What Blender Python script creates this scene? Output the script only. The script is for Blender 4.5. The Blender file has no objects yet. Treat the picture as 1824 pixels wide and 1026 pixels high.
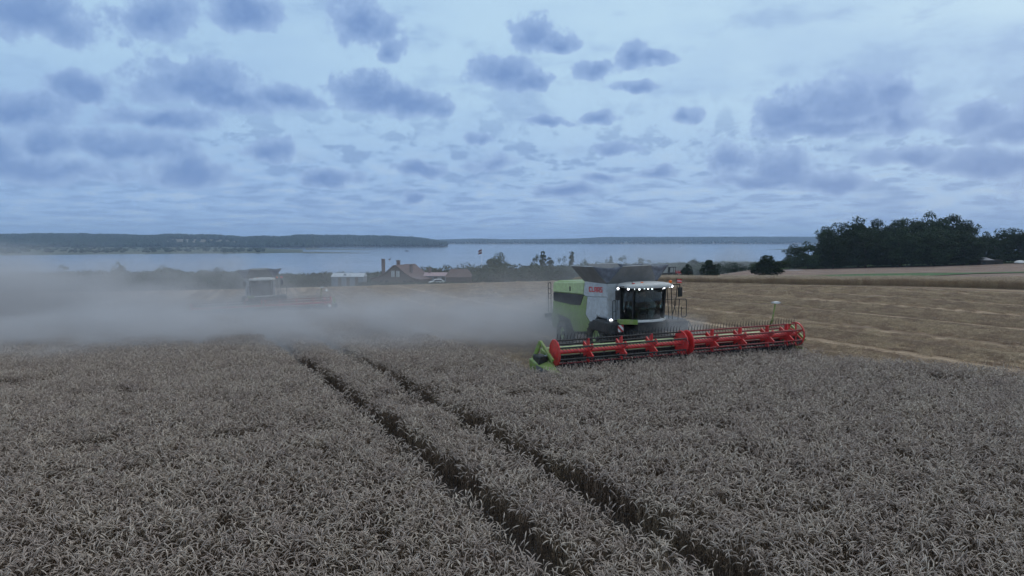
import bpy, math, random
import numpy as np
from mathutils import Vector, Matrix, Euler

random.seed(7); RNG = np.random.default_rng(7)
scene = bpy.context.scene
COL = scene.collection
R = math.radians

# ------------------------------------------------------------------ camera
F, HZ, CAMZ = 1210.0, 426.0, 5.84            # focal length and horizon row in 1824x1026 pixels; eye height
PITCH = math.atan((513 - HZ) / F)
cam = bpy.data.cameras.new('camera'); camo = bpy.data.objects.new('camera', cam); COL.objects.link(camo)
cam.sensor_width = 36; cam.lens = 36 * F / 1824; cam.clip_start = .1; cam.clip_end = 30000
camo.location = (0, 0, CAMZ); camo.rotation_euler = (R(90) - PITCH, 0, 0)
scene.camera = camo

def ray(px, py):
    u = (px - 912) / F; v = (513 - py) / F
    return Vector((u, math.cos(PITCH) + v * math.sin(PITCH), -math.sin(PITCH) + v * math.cos(PITCH)))
def at_depth(px, py, d):
    r = ray(px, py); return Vector((0, 0, CAMZ)) + r * (d / r.y)
def lin(*c):
    return tuple(((v / 255) / 12.92 if v / 255 <= .04045 else ((v / 255 + .055) / 1.055) ** 2.4) for v in c)

# ------------------------------------------------------------------ render settings
scene.render.engine = 'CYCLES'
cy = scene.cycles
cy.use_denoising = True
cy.use_adaptive_sampling = True; cy.adaptive_threshold = .025; cy.adaptive_min_samples = 24
cy.max_bounces = 8; cy.diffuse_bounces = 3; cy.glossy_bounces = 3; cy.transmission_bounces = 5
cy.volume_bounces = 2; cy.transparent_max_bounces = 12
cy.volume_max_steps = 128; cy.volume_step_rate = 1.0
cy.caustics_reflective = False; cy.caustics_refractive = False
vs = scene.view_settings
vs.view_transform = 'Standard'; vs.look = 'None'; vs.exposure = 0.0; vs.gamma = 1.0; vs.use_curve_mapping = False

# ------------------------------------------------------------------ node helpers
class NT:
    def __init__(s, tree): s.t = tree; s.n = tree.nodes; s.l = tree.links
    def new(s, typ, **kw):
        n = s.n.new(typ)
        for k, v in kw.items(): setattr(n, k, v)
        return n
    def put(s, inp, v):
        if isinstance(v, bpy.types.NodeSocket): s.l.new(v, inp)
        elif v is not None:
            if isinstance(v, (tuple, list)) and inp.type == 'RGBA' and len(v) == 3: v = (*v, 1)
            inp.default_value = v
    def m(s, op, a, b=None, c=None, clamp=False):
        n = s.new('ShaderNodeMath', operation=op, use_clamp=clamp)
        for i, v in enumerate((a, b, c)):
            if v is not None: s.put(n.inputs[i], v)
        return n.outputs[0]
    def vm(s, op, a, b=None, out=0):
        n = s.new('ShaderNodeVectorMath', operation=op)
        s.put(n.inputs[0], a)
        if b is not None: s.put(n.inputs[3 if op == 'SCALE' else 1], b)
        return n.outputs[out]
    def comb(s, x, y, z):
        n = s.new('ShaderNodeCombineXYZ')
        for i, v in enumerate((x, y, z)): s.put(n.inputs[i], v)
        return n.outputs[0]
    def sep(s, v):
        n = s.new('ShaderNodeSeparateXYZ'); s.put(n.inputs[0], v); return n.outputs
    def noise(s, vec, scale, detail=4, rough=.55, out=0):
        n = s.new('ShaderNodeTexNoise'); s.put(n.inputs['Vector'], vec)
        s.put(n.inputs['Scale'], scale); n.inputs['Detail'].default_value = detail; n.inputs['Roughness'].default_value = rough
        return n.outputs[out]
    def mix(s, f, a, b, blend='MIX'):
        n = s.new('ShaderNodeMix', data_type='RGBA', blend_type=blend)
        s.put(n.inputs[0], f); s.put(n.inputs[6], a); s.put(n.inputs[7], b); return n.outputs[2]
    def ss(s, x, lo, hi, a=0., b=1.):
        n = s.new('ShaderNodeMapRange', interpolation_type='SMOOTHSTEP')
        s.put(n.inputs[0], x)
        for i, v in enumerate((lo, hi, a, b)): s.put(n.inputs[i + 1], v)
        return n.outputs[0]
    def mr(s, x, lo, hi, a=0., b=1.):
        n = s.new('ShaderNodeMapRange'); s.put(n.inputs[0], x)
        for i, v in enumerate((lo, hi, a, b)): s.put(n.inputs[i + 1], v)
        return n.outputs[0]

# ------------------------------------------------------------------ sky: dull evening overcast with low grey cumulus
SUN_EL, SUN_AZ = R(38), R(50)
world = bpy.data.worlds.new('World'); scene.world = world; world.use_nodes = True
def build_world():
    W = NT(world.node_tree); W.n.clear()
    out = W.new('ShaderNodeOutputWorld'); bg = W.new('ShaderNodeBackground')
    bg.inputs[1].default_value = .1
    sky = W.new('ShaderNodeTexSky', sky_type='NISHITA'); sky.sun_disc = False
    sky.sun_elevation = SUN_EL; sky.sun_rotation = SUN_AZ; sky.air_density = 1.3; sky.dust_density = 2.5
    d = W.vm('NORMALIZE', W.new('ShaderNodeTexCoord').outputs['Generated'])
    dx, dy, dz = W.sep(d)
    az = W.m('ARCTAN2', dx, dy); el = W.m('ARCSINE', dz)
    # high pale veil, bluer towards the horizon
    e_ = W.m('MAXIMUM', el, 0.)
    vstreak = W.noise(W.comb(W.m('MULTIPLY', az, 2.2), W.m('MULTIPLY', el, 11.), 0.), 1.6, 3, .6)
    t = W.ss(W.m('ADD', e_, W.m('MULTIPLY', W.m('SUBTRACT', vstreak, .5), .14)), .0, .30)
    warm = W.ss(az, -.75, .75)
    hor = W.mix(warm, lin(150, 185, 230), lin(164, 197, 236))
    top = W.mix(warm, lin(176, 210, 239), lin(192, 222, 242))
    veil = W.mix(t, hor, top)
    veil = W.mix(W.ss(el, .32, .9), veil, lin(214, 224, 232))
    broad = W.noise(W.comb(W.m('MULTIPLY', az, 1.6), W.m('MULTIPLY', el, 4.), 3.1), 2.0, 4, .55)
    veil = W.mix(W.ss(broad, .42, .66, 0., .40), veil, lin(150, 184, 226))
    mid = W.noise(W.comb(W.m('MULTIPLY', az, 7.), W.m('MULTIPLY', el, 17.), 1.3), 1.0, 6, .62)
    veil = W.mix(W.ss(mid, .50, .66, 0., .5), veil, lin(138, 170, 216))
    # fbm used to tear the cloud outlines
    n1 = W.noise(d, 15., 6, .62); n2 = W.noise(d, 44., 5, .65)
    nv = W.noise(d, 17., 2, .6, out=1)
    wob = W.vm('SCALE', W.vm('SUBTRACT', nv, (.5, .5, .5)), .06)
    p = W.vm('ADD', W.comb(az, el, 0.), W.vm('MULTIPLY', wob, (1., .55, 0.)))
    # single cumulus seen over the lake: centre and half size by direction
    blobs = [(345,150,105,44),(505,172,66,22),(415,178,90,24),(650,155,74,36),(740,186,64,25),(690,176,95,28),
             (30,188,82,30),(155,158,50,24),(290,212,85,20),(230,256,90,26),(340,302,72,32),(88,255,52,28),(100,302,125,26),
             (472,264,52,25),(60,22,130,44),(275,26,60,42),(436,10,60,32),(650,38,62,46),(700,85,32,26),(955,58,52,36),
             (992,75,36,22),(900,128,66,28),(945,140,40,20),(1058,126,46,20),(1118,102,32,24),(1165,104,50,12),(1130,152,50,12),
             (975,216,44,11),(1066,208,34,13),(1226,206,37,14),(1500,188,92,44),(1592,165,38,34),(1400,206,64,26),(1602,206,45,28),
             (1490,222,140,20),(1300,282,46,34),(1390,298,74,38),(1482,326,62,18),(1360,322,116,16),(1755,206,42,28),(1800,236,44,20),
             (1620,280,64,17),(1765,286,80,22),(880,290,42,20),(600,316,48,17),(1092,264,38,12),(1160,311,48,14),(1000,336,54,14),
             (738,351,32,10),(852,246,28,11),(760,302,44,14),(1070,312,32,9),(1880,200,60,40),(-90,260,120,40),(2000,300,120,40)]
    acc = None
    for (bx, by, bw, bh) in blobs:
        r = ray(bx, by).normalized()
        a, e = math.atan2(r.x, r.y), math.asin(r.z)
        w, h = 1.27 * bw / F, 1.38 * bh / F
        q = W.vm('MULTIPLY', W.vm('SUBTRACT', p, (a, e - .15 * h, 0)), (1 / w, 1 / h, 0))
        q = W.vm('MAXIMUM', q, W.vm('MULTIPLY', q, (-1, -1.5, 0)))
        L = W.vm('LENGTH', q, out=1)
        acc = L if acc is None else W.m('SMOOTH_MIN', acc, L, .22)
    dens = W.m('ADD', W.m('SUBTRACT', .94, acc), W.m('ADD', W.m('MULTIPLY', W.m('SUBTRACT', n1, .5), 1.5), W.m('MULTIPLY', W.m('SUBTRACT', n2, .5), .85)))
    mask = W.ss(dens, .02, .30)
    # the sheet of small clouds that runs to the horizon and all the way round
    pz = W.m('DIVIDE', 1., W.m('ADD', W.m('MAXIMUM', dz, 0.), .07))
    pl = W.comb(W.m('MULTIPLY', az, 15.), W.m('MULTIPLY', pz, 1.25), 0.)
    row = W.noise(pl, 1.25, 5, .62)
    low = W.m('MULTIPLY', W.ss(row, .49, .60), W.ss(el, .24, .10, 0., 1.))
    gen = W.m('MULTIPLY', W.ss(W.noise(W.comb(W.m('MULTIPLY', dx, pz), W.m('MULTIPLY', dy, pz), 2.), .9, 7, .58), .56, .68),
              W.m('MAXIMUM', W.ss(W.m('ABSOLUTE', az), .62, .85), W.ss(el, .36, .45)))
    mask = W.m('MAXIMUM', mask, W.m('MAXIMUM', W.m('MULTIPLY', low, .0), gen))
    body = W.mix(W.ss(dens, .08, .85), lin(156, 186, 227), lin(112, 146, 200))
    body = W.mix(W.ss(n2, .38, .72, 0., .35), body, lin(146, 176, 220))
    glow = W.m('MULTIPLY', W.ss(row, .50, .34, 0., .5), W.m('MULTIPLY', W.ss(el, .16, .06), W.ss(el, .0, .03)))
    veil = W.mix(glow, veil, lin(186, 208, 232))
    veil = W.mix(W.m('MULTIPLY', low, .72), veil, W.mix(W.ss(el, .02, .14), lin(134, 166, 212), lin(126, 158, 206)))
    col = W.mix(W.m('MULTIPLY', mask, .95), veil, body)
    col = W.vm('SCALE', col, 10.)
    col = W.mix(.06, col, sky.outputs[0])
    W.l.new(col, bg.inputs[0]); W.l.new(bg.outputs[0], out.inputs[0])
build_world()
world.cycles.sampling_method = 'MANUAL'; world.cycles.sample_map_resolution = 512

sun = bpy.data.lights.new('sun', 'SUN'); sun.energy = .6; sun.angle = R(45); sun.color = (1, .90, .80)
suno = bpy.data.objects.new('sun', sun); COL.objects.link(suno)
sd = Vector((math.sin(SUN_AZ) * math.cos(SUN_EL), math.cos(SUN_AZ) * math.cos(SUN_EL), math.sin(SUN_EL)))
suno.rotation_euler = (-sd).to_track_quat('-Z', 'Y').to_euler(); suno.location = sd * 300

# ------------------------------------------------------------------ materials
MATS = {}
def mat(name, col, rough=.6, metal=0., var=.25, vscale=3., bump=0., bscale=40., dust=0., spec=.4, emit=0., alpha=None, rnd=0.):
    if name in MATS: return MATS[name]
    m = bpy.data.materials.new(name); m.use_nodes = True; T = NT(m.node_tree)
    b = T.n['Principled BSDF']
    tc = T.new('ShaderNodeTexCoord').outputs['Object']
    n = T.noise(tc, vscale, 5, .6)
    dark = tuple(c * (1 - var) for c in col); lite = tuple(min(1, c * (1 + var)) for c in col)
    c = T.mix(T.ss(n, .3, .7), dark, lite)
    if dust > 0:      # settled chaff
        n2 = T.noise(tc, vscale * 2.3, 6, .65)
        c = T.mix(T.ss(n2, .38, .72, 0., dust), c, (.30, .26, .20))
    if rnd > 0:
        oi = T.new('ShaderNodeObjectInfo').outputs['Random']
        hs = T.new('ShaderNodeHueSaturation'); T.put(hs.inputs['Value'], T.mr(oi, 0, 1, 1 - rnd, 1 + rnd))
        T.put(hs.inputs['Hue'], T.mr(oi, 0, 1, .49, .51)); T.put(hs.inputs['Color'], c); c = hs.outputs[0]
    T.put(b.inputs['Base Color'], c); b.inputs['Roughness'].default_value = rough
    b.inputs['Metallic'].default_value = metal; b.inputs['Specular IOR Level'].default_value = spec
    if bump > 0:
        bp = T.new('ShaderNodeBump'); bp.inputs['Strength'].default_value = bump; bp.inputs['Distance'].default_value = .02
        T.put(bp.inputs['Height'], T.noise(tc, bscale, 5, .6)); T.put(b.inputs['Normal'], bp.outputs[0])
    if emit > 0:
        T.put(b.inputs['Emission Color'], (.9, .95, 1., 1)); b.inputs['Emission Strength'].default_value = emit
    MATS[name] = m; return m

def leaf_mat(name, col, trans=.25, rnd=.25):
    m = bpy.data.materials.new(name); m.use_nodes = True; T = NT(m.node_tree)
    b = T.n['Principled BSDF']; o = T.n['Material Output']
    tc = T.new('ShaderNodeTexCoord').outputs['Object']
    n = T.noise(tc, .8, 4, .6); n2 = T.noise(tc, 7., 2, .5)
    c = T.mix(T.ss(n, .3, .7), tuple(x * .7 for x in col), tuple(x * 1.3 for x in col))
    c = T.mix(T.ss(n2, .5, .8, 0., .5), c, tuple(x * 1.5 for x in col))
    oi = T.new('ShaderNodeObjectInfo').outputs['Random']
    hs = T.new('ShaderNodeHueSaturation'); T.put(hs.inputs['Value'], T.mr(oi, 0, 1, 1 - rnd, 1 + rnd)); T.put(hs.inputs['Color'], c)
    T.put(b.inputs['Base Color'], hs.outputs[0]); b.inputs['Roughness'].default_value = .75; b.inputs['Specular IOR Level'].default_value = .15
    if trans > 0:
        tr = T.new('ShaderNodeBsdfTranslucent'); T.put(tr.inputs[0], hs.outputs[0])
        mx = T.new('ShaderNodeMixShader'); mx.inputs[0].default_value = trans
        T.l.new(b.outputs[0], mx.inputs[1]); T.l.new(tr.outputs[0], mx.inputs[2]); T.l.new(mx.outputs[0], o.inputs[0])
    MATS[name] = m; return m

# ------------------------------------------------------------------ objects
def tag(o, label=None, cat=None, group=None, kind=None):
    for k, v in (('label', label), ('category', cat), ('group', group), ('kind', kind)):
        if v: o[k] = v
    return o
def mesh_obj(name, verts, faces, m, parent=None, smooth=False):
    me = bpy.data.meshes.new(name)
    me.from_pydata([tuple(v) for v in verts] if not isinstance(verts, np.ndarray) else verts.tolist(), [], faces if isinstance(faces, list) else faces.tolist())
    if isinstance(m, (list, tuple)):
        for x in m: me.materials.append(x)
    elif m: me.materials.append(m)
    me.update()
    if smooth: me.polygons.foreach_set('use_smooth', [True] * len(me.polygons))
    o = bpy.data.objects.new(name, me); COL.objects.link(o); o.parent = parent
    return o
def empty(name, loc, rz=0, label=None, cat=None, group=None):
    o = bpy.data.objects.new(name, None); COL.objects.link(o); o.location = loc; o.rotation_euler = (0, 0, rz); o.empty_display_size = .3
    return tag(o, label, cat, group)
def copy_tree(o, parent=None):
    c = o.copy(); COL.objects.link(c); c.parent = parent
    for ch in o.children: copy_tree(ch, c)
    return c

class MB:
    def __init__(s): s.v = []; s.f = []
    def add(s, v, f):
        k = len(s.v); s.v += [Vector(x) for x in v]; s.f += [[i + k for i in q] for q in f]; return s
    def box(s, x0, x1, y0, y1, z0, z1):
        return s.add([(x0,y0,z0),(x1,y0,z0),(x1,y1,z0),(x0,y1,z0),(x0,y0,z1),(x1,y0,z1),(x1,y1,z1),(x0,y1,z1)],
                     [[0,3,2,1],[4,5,6,7],[0,1,5,4],[1,2,6,5],[2,3,7,6],[3,0,4,7]])
    def bar(s, a, b, w, h, up=(0, 0, 1)):
        a, b = Vector(a), Vector(b); d = (b - a).normalized(); u = Vector(up)
        if abs(d.dot(u)) > .98: u = Vector((1, 0, 0))
        r = d.cross(u).normalized() * w / 2; q = r.cross(d).normalized() * h / 2
        return s.add([a-r-q, a+r-q, a+r+q, a-r+q, b-r-q, b+r-q, b+r+q, b-r+q], [[0,1,2,3],[7,6,5,4],[0,4,5,1],[1,5,6,2],[2,6,7,3],[3,7,4,0]])
    def tube(s, a, b, r, r1=None, n=8):
        a, b = Vector(a), Vector(b); d = (b - a).normalized(); u = Vector((0, 0, 1)) if abs(d.z) < .9 else Vector((1, 0, 0))
        x = d.cross(u).normalized(); y = d.cross(x); r1 = r if r1 is None else r1
        ring = lambda c, q: [c + (x * math.cos(2*math.pi*i/n) + y * math.sin(2*math.pi*i/n)) * q for i in range(n)]
        return s.add(ring(a, r) + ring(b, r1), [[i, (i+1) % n, (i+1) % n + n, i + n] for i in range(n)] + [list(range(n))[::-1], list(range(n, 2*n))])
    def path(s, pts, r, n=6):
        for a, b in zip(pts[:-1], pts[1:]): s.tube(a, b, r, n=n)
        return s
    def prism(s, poly, to3, t0, t1):      # polygon (p, q) extruded along the third axis: to3(p, q, t)
        n = len(poly); v = [to3(p, q, t0) for p, q in poly] + [to3(p, q, t1) for p, q in poly]
        return s.add(v, [list(range(n)), list(range(n, 2*n))[::-1]] + [[i, i + n, (i+1) % n + n, (i+1) % n] for i in range(n)])
    def lathe(s, prof, c, axis='x', n=20):  # prof: (radius, offset along the axis)
        c = Vector(c); k = len(prof); v = []; f = []
        for i in range(n):
            a = 2 * math.pi * i / n
            for (r, t) in prof:
                p = (t, r*math.cos(a), r*math.sin(a)) if axis == 'x' else ((r*math.cos(a), r*math.sin(a), t) if axis == 'z' else (r*math.cos(a), t, r*math.sin(a)))
                v.append(c + Vector(p))
        for i in range(n):
            for j in range(k - 1):
                a, b = i * k + j, ((i + 1) % n) * k + j; f.append([a, a + 1, b + 1, b])
        return s.add(v, f)
    def build(s, name, m, parent=None, bevel=0., smooth=False, recalc=True):
        o = mesh_obj(name, s.v, s.f, m, parent, smooth)
        if recalc:
            import bmesh
            bm = bmesh.new(); bm.from_mesh(o.data); bmesh.ops.recalc_face_normals(bm, faces=bm.faces); bm.to_mesh(o.data); bm.free()
        if bevel:
            md = o.modifiers.new('bevel', 'BEVEL'); md.width = bevel; md.segments = 2; md.limit_method = 'ANGLE'; md.angle_limit = R(40)
        return o
YZ = lambda p, q, t: (t, p, q)
XZ = lambda p, q, t: (p, t, q)
XY = lambda p, q, t: (p, q, t)

# ------------------------------------------------------------------ terrain
CTRL = np.array([(7.4,29,0),(1.7,27,-.09),(13.1,31,.09),(0,8,0),(-15,15,-.2),(15,12,.2),(20,24,.35),(48,64,1.0),(29,114,-1.2),(-3.6,38,-.55),
                 (-26,68,-1.9),(-17,130,-2.8),(-60,120,-3.8),(94,165,-.8),(60,140,-.9),(150,180,.3),(-80,60,-2.9),(60,30,1.2),(120,90,1.5),
                 (-40,20,-1.0),(0,-40,.2),(-90,180,-5.),(40,200,-3.),(150,260,-3),(-60,-30,-.8),(60,-20,1.0)], float)
def _tps():
    n = len(CTRL); P = CTRL[:, :2]; r = np.linalg.norm(P[:, None] - P[None], axis=2)
    K = np.where(r > 0, r * r * np.log(r + 1e-9), 0) + np.eye(n) * 6.
    A = np.zeros((n + 3, n + 3)); A[:n, :n] = K; A[:n, n] = 1; A[:n, n+1:] = P; A[n, :n] = 1; A[n+1:, :n] = P.T
    b = np.zeros(n + 3); b[:n] = CTRL[:, 2]
    return np.linalg.solve(A, b)
TPS = _tps(); LAKE = -16.0
def sstep(x, a, b):
    t = np.clip((x - a) / (b - a), 0, 1); return t * t * (3 - 2 * t)
def terrain(x, y):
    x = np.asarray(x, float); y = np.asarray(y, float)
    xc = np.clip(x, -110, 170); yc = np.clip(y, -45, 230)
    r2 = (xc[..., None] - CTRL[:, 0]) ** 2 + (yc[..., None] - CTRL[:, 1]) ** 2
    z = (np.where(r2 > 0, .5 * r2 * np.log(r2 + 1e-9), 0) * TPS[:-3]).sum(-1) + TPS[-3] + TPS[-2] * xc + TPS[-1] * yc
    yb = 132 + 88 * sstep(x, 30, 95)                  # the bank down to the lake begins here
    k = sstep(y, yb, yb + 230)
    k2 = 1 - np.exp(-np.maximum(y - yb, 0) / 45.) 
    t = np.clip(.35 * k2 + .65 * k, 0, 1)
    return z * (1 - t) + (LAKE - 3.0) * t
def tz(x, y): return float(terrain(x, y))
def on_ground(px, py, h=0.):
    r = ray(px, py); a, b = 4., 600.
    prev = a
    d = a
    while d < b:
        x, y, z = r.x * d / r.y, d, CAMZ + r.z * d / r.y
        if z < tz(x, y) + h: return Vector((x, y, tz(x, y)))
        d += max(.05, d * .002)
    return Vector((r.x * b / r.y, b, tz(r.x * b / r.y, b)))
def stand(px, d):
    x = (px - 912) / F * d / math.cos(PITCH) ; return Vector((x, d, tz(x, d)))
def z_at(py, d): return at_depth(912, py, d).z

TH = .350256; TRAV = Vector((math.sin(TH), -math.cos(TH), 0)); PERP = Vector((math.cos(TH), math.sin(TH), 0))
ORG = Vector((7.4259, 29.0163, 0))          # ground under the middle of the near machine's reel

def build_ground():
    xs = np.concatenate([[-4400,-2500,-1200,-600,-380], np.arange(-260, 261, 2.5), [380,600,1200,2500,4400]])
    ys = np.concatenate([[-1500,-700,-300,-150,-90], np.arange(-50, 421, 2.5), [520]])
    X, Y = np.meshgrid(xs, ys); Z = terrain(X, Y)
    nx, ny = len(xs), len(ys)
    idx = np.arange(nx * ny).reshape(ny, nx)
    f = np.stack([idx[:-1, :-1], idx[:-1, 1:], idx[1:, 1:], idx[1:, :-1]], -1).reshape(-1, 4)
    v = np.stack([X, Y, Z], -1).reshape(-1, 3)
    m = bpy.data.materials.new('stubble_ground'); m.use_nodes = True; T = NT(m.node_tree); b = T.n['Principled BSDF']
    pos = T.new('ShaderNodeNewGeometry').outputs['Position']
    u = T.vm('DOT_PRODUCT', pos, tuple(PERP), out=1); w = T.vm('DOT_PRODUCT', pos, tuple(TRAV), out=1)
    rows = T.noise(T.comb(T.m('MULTIPLY', u, 1.0), T.m('MULTIPLY', w, .006), 0.), .9, 7, .72)
    rows2 = T.noise(T.comb(T.m('MULTIPLY', u, 5.), T.m('MULTIPLY', w, .05), 0.), 1.0, 4, .6)
    blot = T.noise(pos, .12, 5, .6); fine = T.noise(pos, 9., 5, .7)
    c = T.mix(T.ss(rows, .40, .60), (.150, .104, .068), (.52, .385, .262))
    c = T.mix(T.ss(rows2, .4, .7, 0., .5), c, (.20, .14, .095))
    c = T.mix(T.ss(blot, .4, .7, 0., .22), c, (.32, .225, .16))
    c = T.mix(T.ss(fine, .5, .8, 0., .35), c, (.52, .39, .27))
    def att(nm):
        a = T.new('ShaderNodeAttribute'); a.attribute_name = nm; return a.outputs['Fac']
    edge = T.m('MULTIPLY', T.m('SUBTRACT', T.noise(pos, .5, 4), .5), .5)
    dirt = T.mix(T.ss(T.noise(pos, .2, 6, .65), .35, .7), (.225, .16, .125), (.32, .235, .19))
    grass = T.mix(T.ss(T.noise(pos, .7, 5, .6), .35, .65), (.028, .050, .016), (.062, .096, .030))
    c = T.mix(T.ss(T.m('ADD', att('dirt'), edge), .4, .6), c, dirt)
    c = T.mix(T.ss(T.m('ADD', att('grass'), edge), .4, .6), c, grass)
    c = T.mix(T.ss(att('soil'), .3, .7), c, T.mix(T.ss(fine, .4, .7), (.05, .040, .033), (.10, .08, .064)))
    T.put(b.inputs['Base Color'], c); b.inputs['Roughness'].default_value = .95; b.inputs['Specular IOR Level'].default_value = .1
    bp = T.new('ShaderNodeBump'); bp.inputs['Strength'].default_value = .9; bp.inputs['Distance'].default_value = .06
    T.put(bp.inputs['Height'], T.m('ADD', rows2, fine)); T.put(b.inputs['Normal'], bp.outputs[0])
    o = mesh_obj('ground', v, f, m, smooth=True); tag(o, 'sloping harvested field running down to the lake', None, None, 'structure')
    x, y = v[:, 0], v[:, 1]
    yb = 132 + 88 * sstep(x, 30, 95)
    grass = sstep(y, yb - 3, yb + 3)
    s0 = STRIP_LINE
    side = (x - s0[0].x) * PERP.x + (y - s0[0].y) * PERP.y       # metres beyond the standing strip's front edge
    dirt = sstep(side, 16, 18)
        # right-hand yard below the trees
    grass = np.maximum(grass, sstep(x, 60, 66) * sstep(y, 163, 166))
    for nm, a in (('dirt', dirt), ('grass', grass)):
        at = o.data.attributes.new(nm, 'FLOAT', 'POINT'); at.data.foreach_set('value', a.astype(np.float32))
    return o
def grass_strip():
    up = [(1388,492.8),(1450,491.2),(1540,488.7),(1640,487.2),(1740,486.6),(1850,484.6),(2000,482)]; dn = [(1388,497.5),(1450,497.5),(1540,496.4),(1640,493.0),(1740,488.2),(1850,486.2),(2000,483.6)]
    V = []; n = len(up)
    for a, b in zip(up, dn):
        A, B = on_ground(*a), on_ground(*b)
        for k in range(5): p = B.lerp(A, k / 4); V.append((p.x, p.y, tz(p.x, p.y) + .10))
    m = leaf_mat('strip_grass', (.05, .115, .03), 0., 0.)
    tag(mesh_obj('grass_strip', V, [[i*5+k, (i+1)*5+k, (i+1)*5+k+1, i*5+k+1] for i in range(n-1) for k in range(4)], m), 'narrow green grass strip beyond the standing wheat', None, None, 'structure')
STRIP_LINE = [on_ground(1225, 503.5), on_ground(1824, 516)]
GROUND = build_ground(); grass_strip()

# ------------------------------------------------------------------ lake and far shores
def build_lake():
    m = bpy.data.materials.new('lake_water'); m.use_nodes = True; T = NT(m.node_tree); b = T.n['Principled BSDF']
    pos = T.new('ShaderNodeNewGeometry').outputs['Position']
    n = T.noise(T.vm('MULTIPLY', pos, (.006, .02, 0)), 1., 4, .6)
    T.put(b.inputs['Base Color'], T.mix(n, (.075, .115, .18), (.085, .13, .20)))
    T.put(b.inputs['Roughness'], T.mr(n, .3, .7, .11, .15)); b.inputs['IOR'].default_value = 1.33
    o = mesh_obj('lake', [(-4400, 170, LAKE), (4400, 170, LAKE), (4400, 4400, LAKE), (-4400, 4400, LAKE)], [[0, 1, 2, 3]], m)
    tag(o, 'wide pale lake behind the fields', None, None, 'structure')
build_lake()

GN_CACHE = {}
def scatter(name, pts, rot, scl, idx, protos, label, cat):
    """one uncountable mass: prototypes instanced on points by geometry nodes"""
    me = bpy.data.meshes.new(name); n = len(pts)
    me.vertices.add(n); me.vertices.foreach_set('co', np.asarray(pts, np.float32).ravel())
    a = me.attributes.new('rot', 'FLOAT_VECTOR', 'POINT'); a.data.foreach_set('vector', np.asarray(rot, np.float32).ravel())
    a = me.attributes.new('scl', 'FLOAT_VECTOR', 'POINT'); a.data.foreach_set('vector', np.asarray(scl, np.float32).ravel())
    a = me.attributes.new('idx', 'INT', 'POINT'); a.data.foreach_set('value', np.asarray(idx, np.int32))
    o = bpy.data.objects.new(name, me); COL.objects.link(o)
    c = bpy.data.collections.new(name + '_kinds')
    for q in protos:
        po = bpy.data.objects.new(q.name, q); c.objects.link(po)
    g = bpy.data.node_groups.new(name + '_nodes', 'GeometryNodeTree')
    g.interface.new_socket('Geometry', in_out='INPUT', socket_type='NodeSocketGeometry')
    g.interface.new_socket('Geometry', in_out='OUTPUT', socket_type='NodeSocketGeometry')
    gi = g.nodes.new('NodeGroupInput'); go = g.nodes.new('NodeGroupOutput')
    iop = g.nodes.new('GeometryNodeInstanceOnPoints'); ci = g.nodes.new('GeometryNodeCollectionInfo')
    ci.inputs['Collection'].default_value = c; ci.inputs['Separate Children'].default_value = True; ci.inputs['Reset Children'].default_value = True
    def na(nm, t):
        q = g.nodes.new('GeometryNodeInputNamedAttribute'); q.data_type = t; q.inputs['Name'].default_value = nm; return q.outputs['Attribute']
    e2r = g.nodes.new('FunctionNodeEulerToRotation')
    L = g.links
    L.new(gi.outputs[0], iop.inputs['Points']); L.new(ci.outputs[0], iop.inputs['Instance']); iop.inputs['Pick Instance'].default_value = True
    L.new(na('idx', 'INT'), iop.inputs['Instance Index']); L.new(na('rot', 'FLOAT_VECTOR'), e2r.inputs[0]); L.new(e2r.outputs[0], iop.inputs['Rotation'])
    L.new(na('scl', 'FLOAT_VECTOR'), iop.inputs['Scale']); L.new(iop.outputs[0], go.inputs[0])
    md = o.modifiers.new('scatter', 'NODES'); md.node_group = g
    return tag(o, label, cat, None, 'stuff')

# ------------------------------------------------------------------ foliage
LEAF_DARK = leaf_mat('foliage_dark', (.030, .050, .024), .2)
LEAF_MID = leaf_mat('foliage_mid', (.040, .066, .028), .25)
LEAF_PALE = leaf_mat('foliage_pale', (.062, .088, .040), .3)
LEAF_FAR = leaf_mat('foliage_far', (.030, .050, .030), .0, .3)
BARK = mat('bark', (.06, .05, .04), .9, bump=.5, bscale=12)

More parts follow.
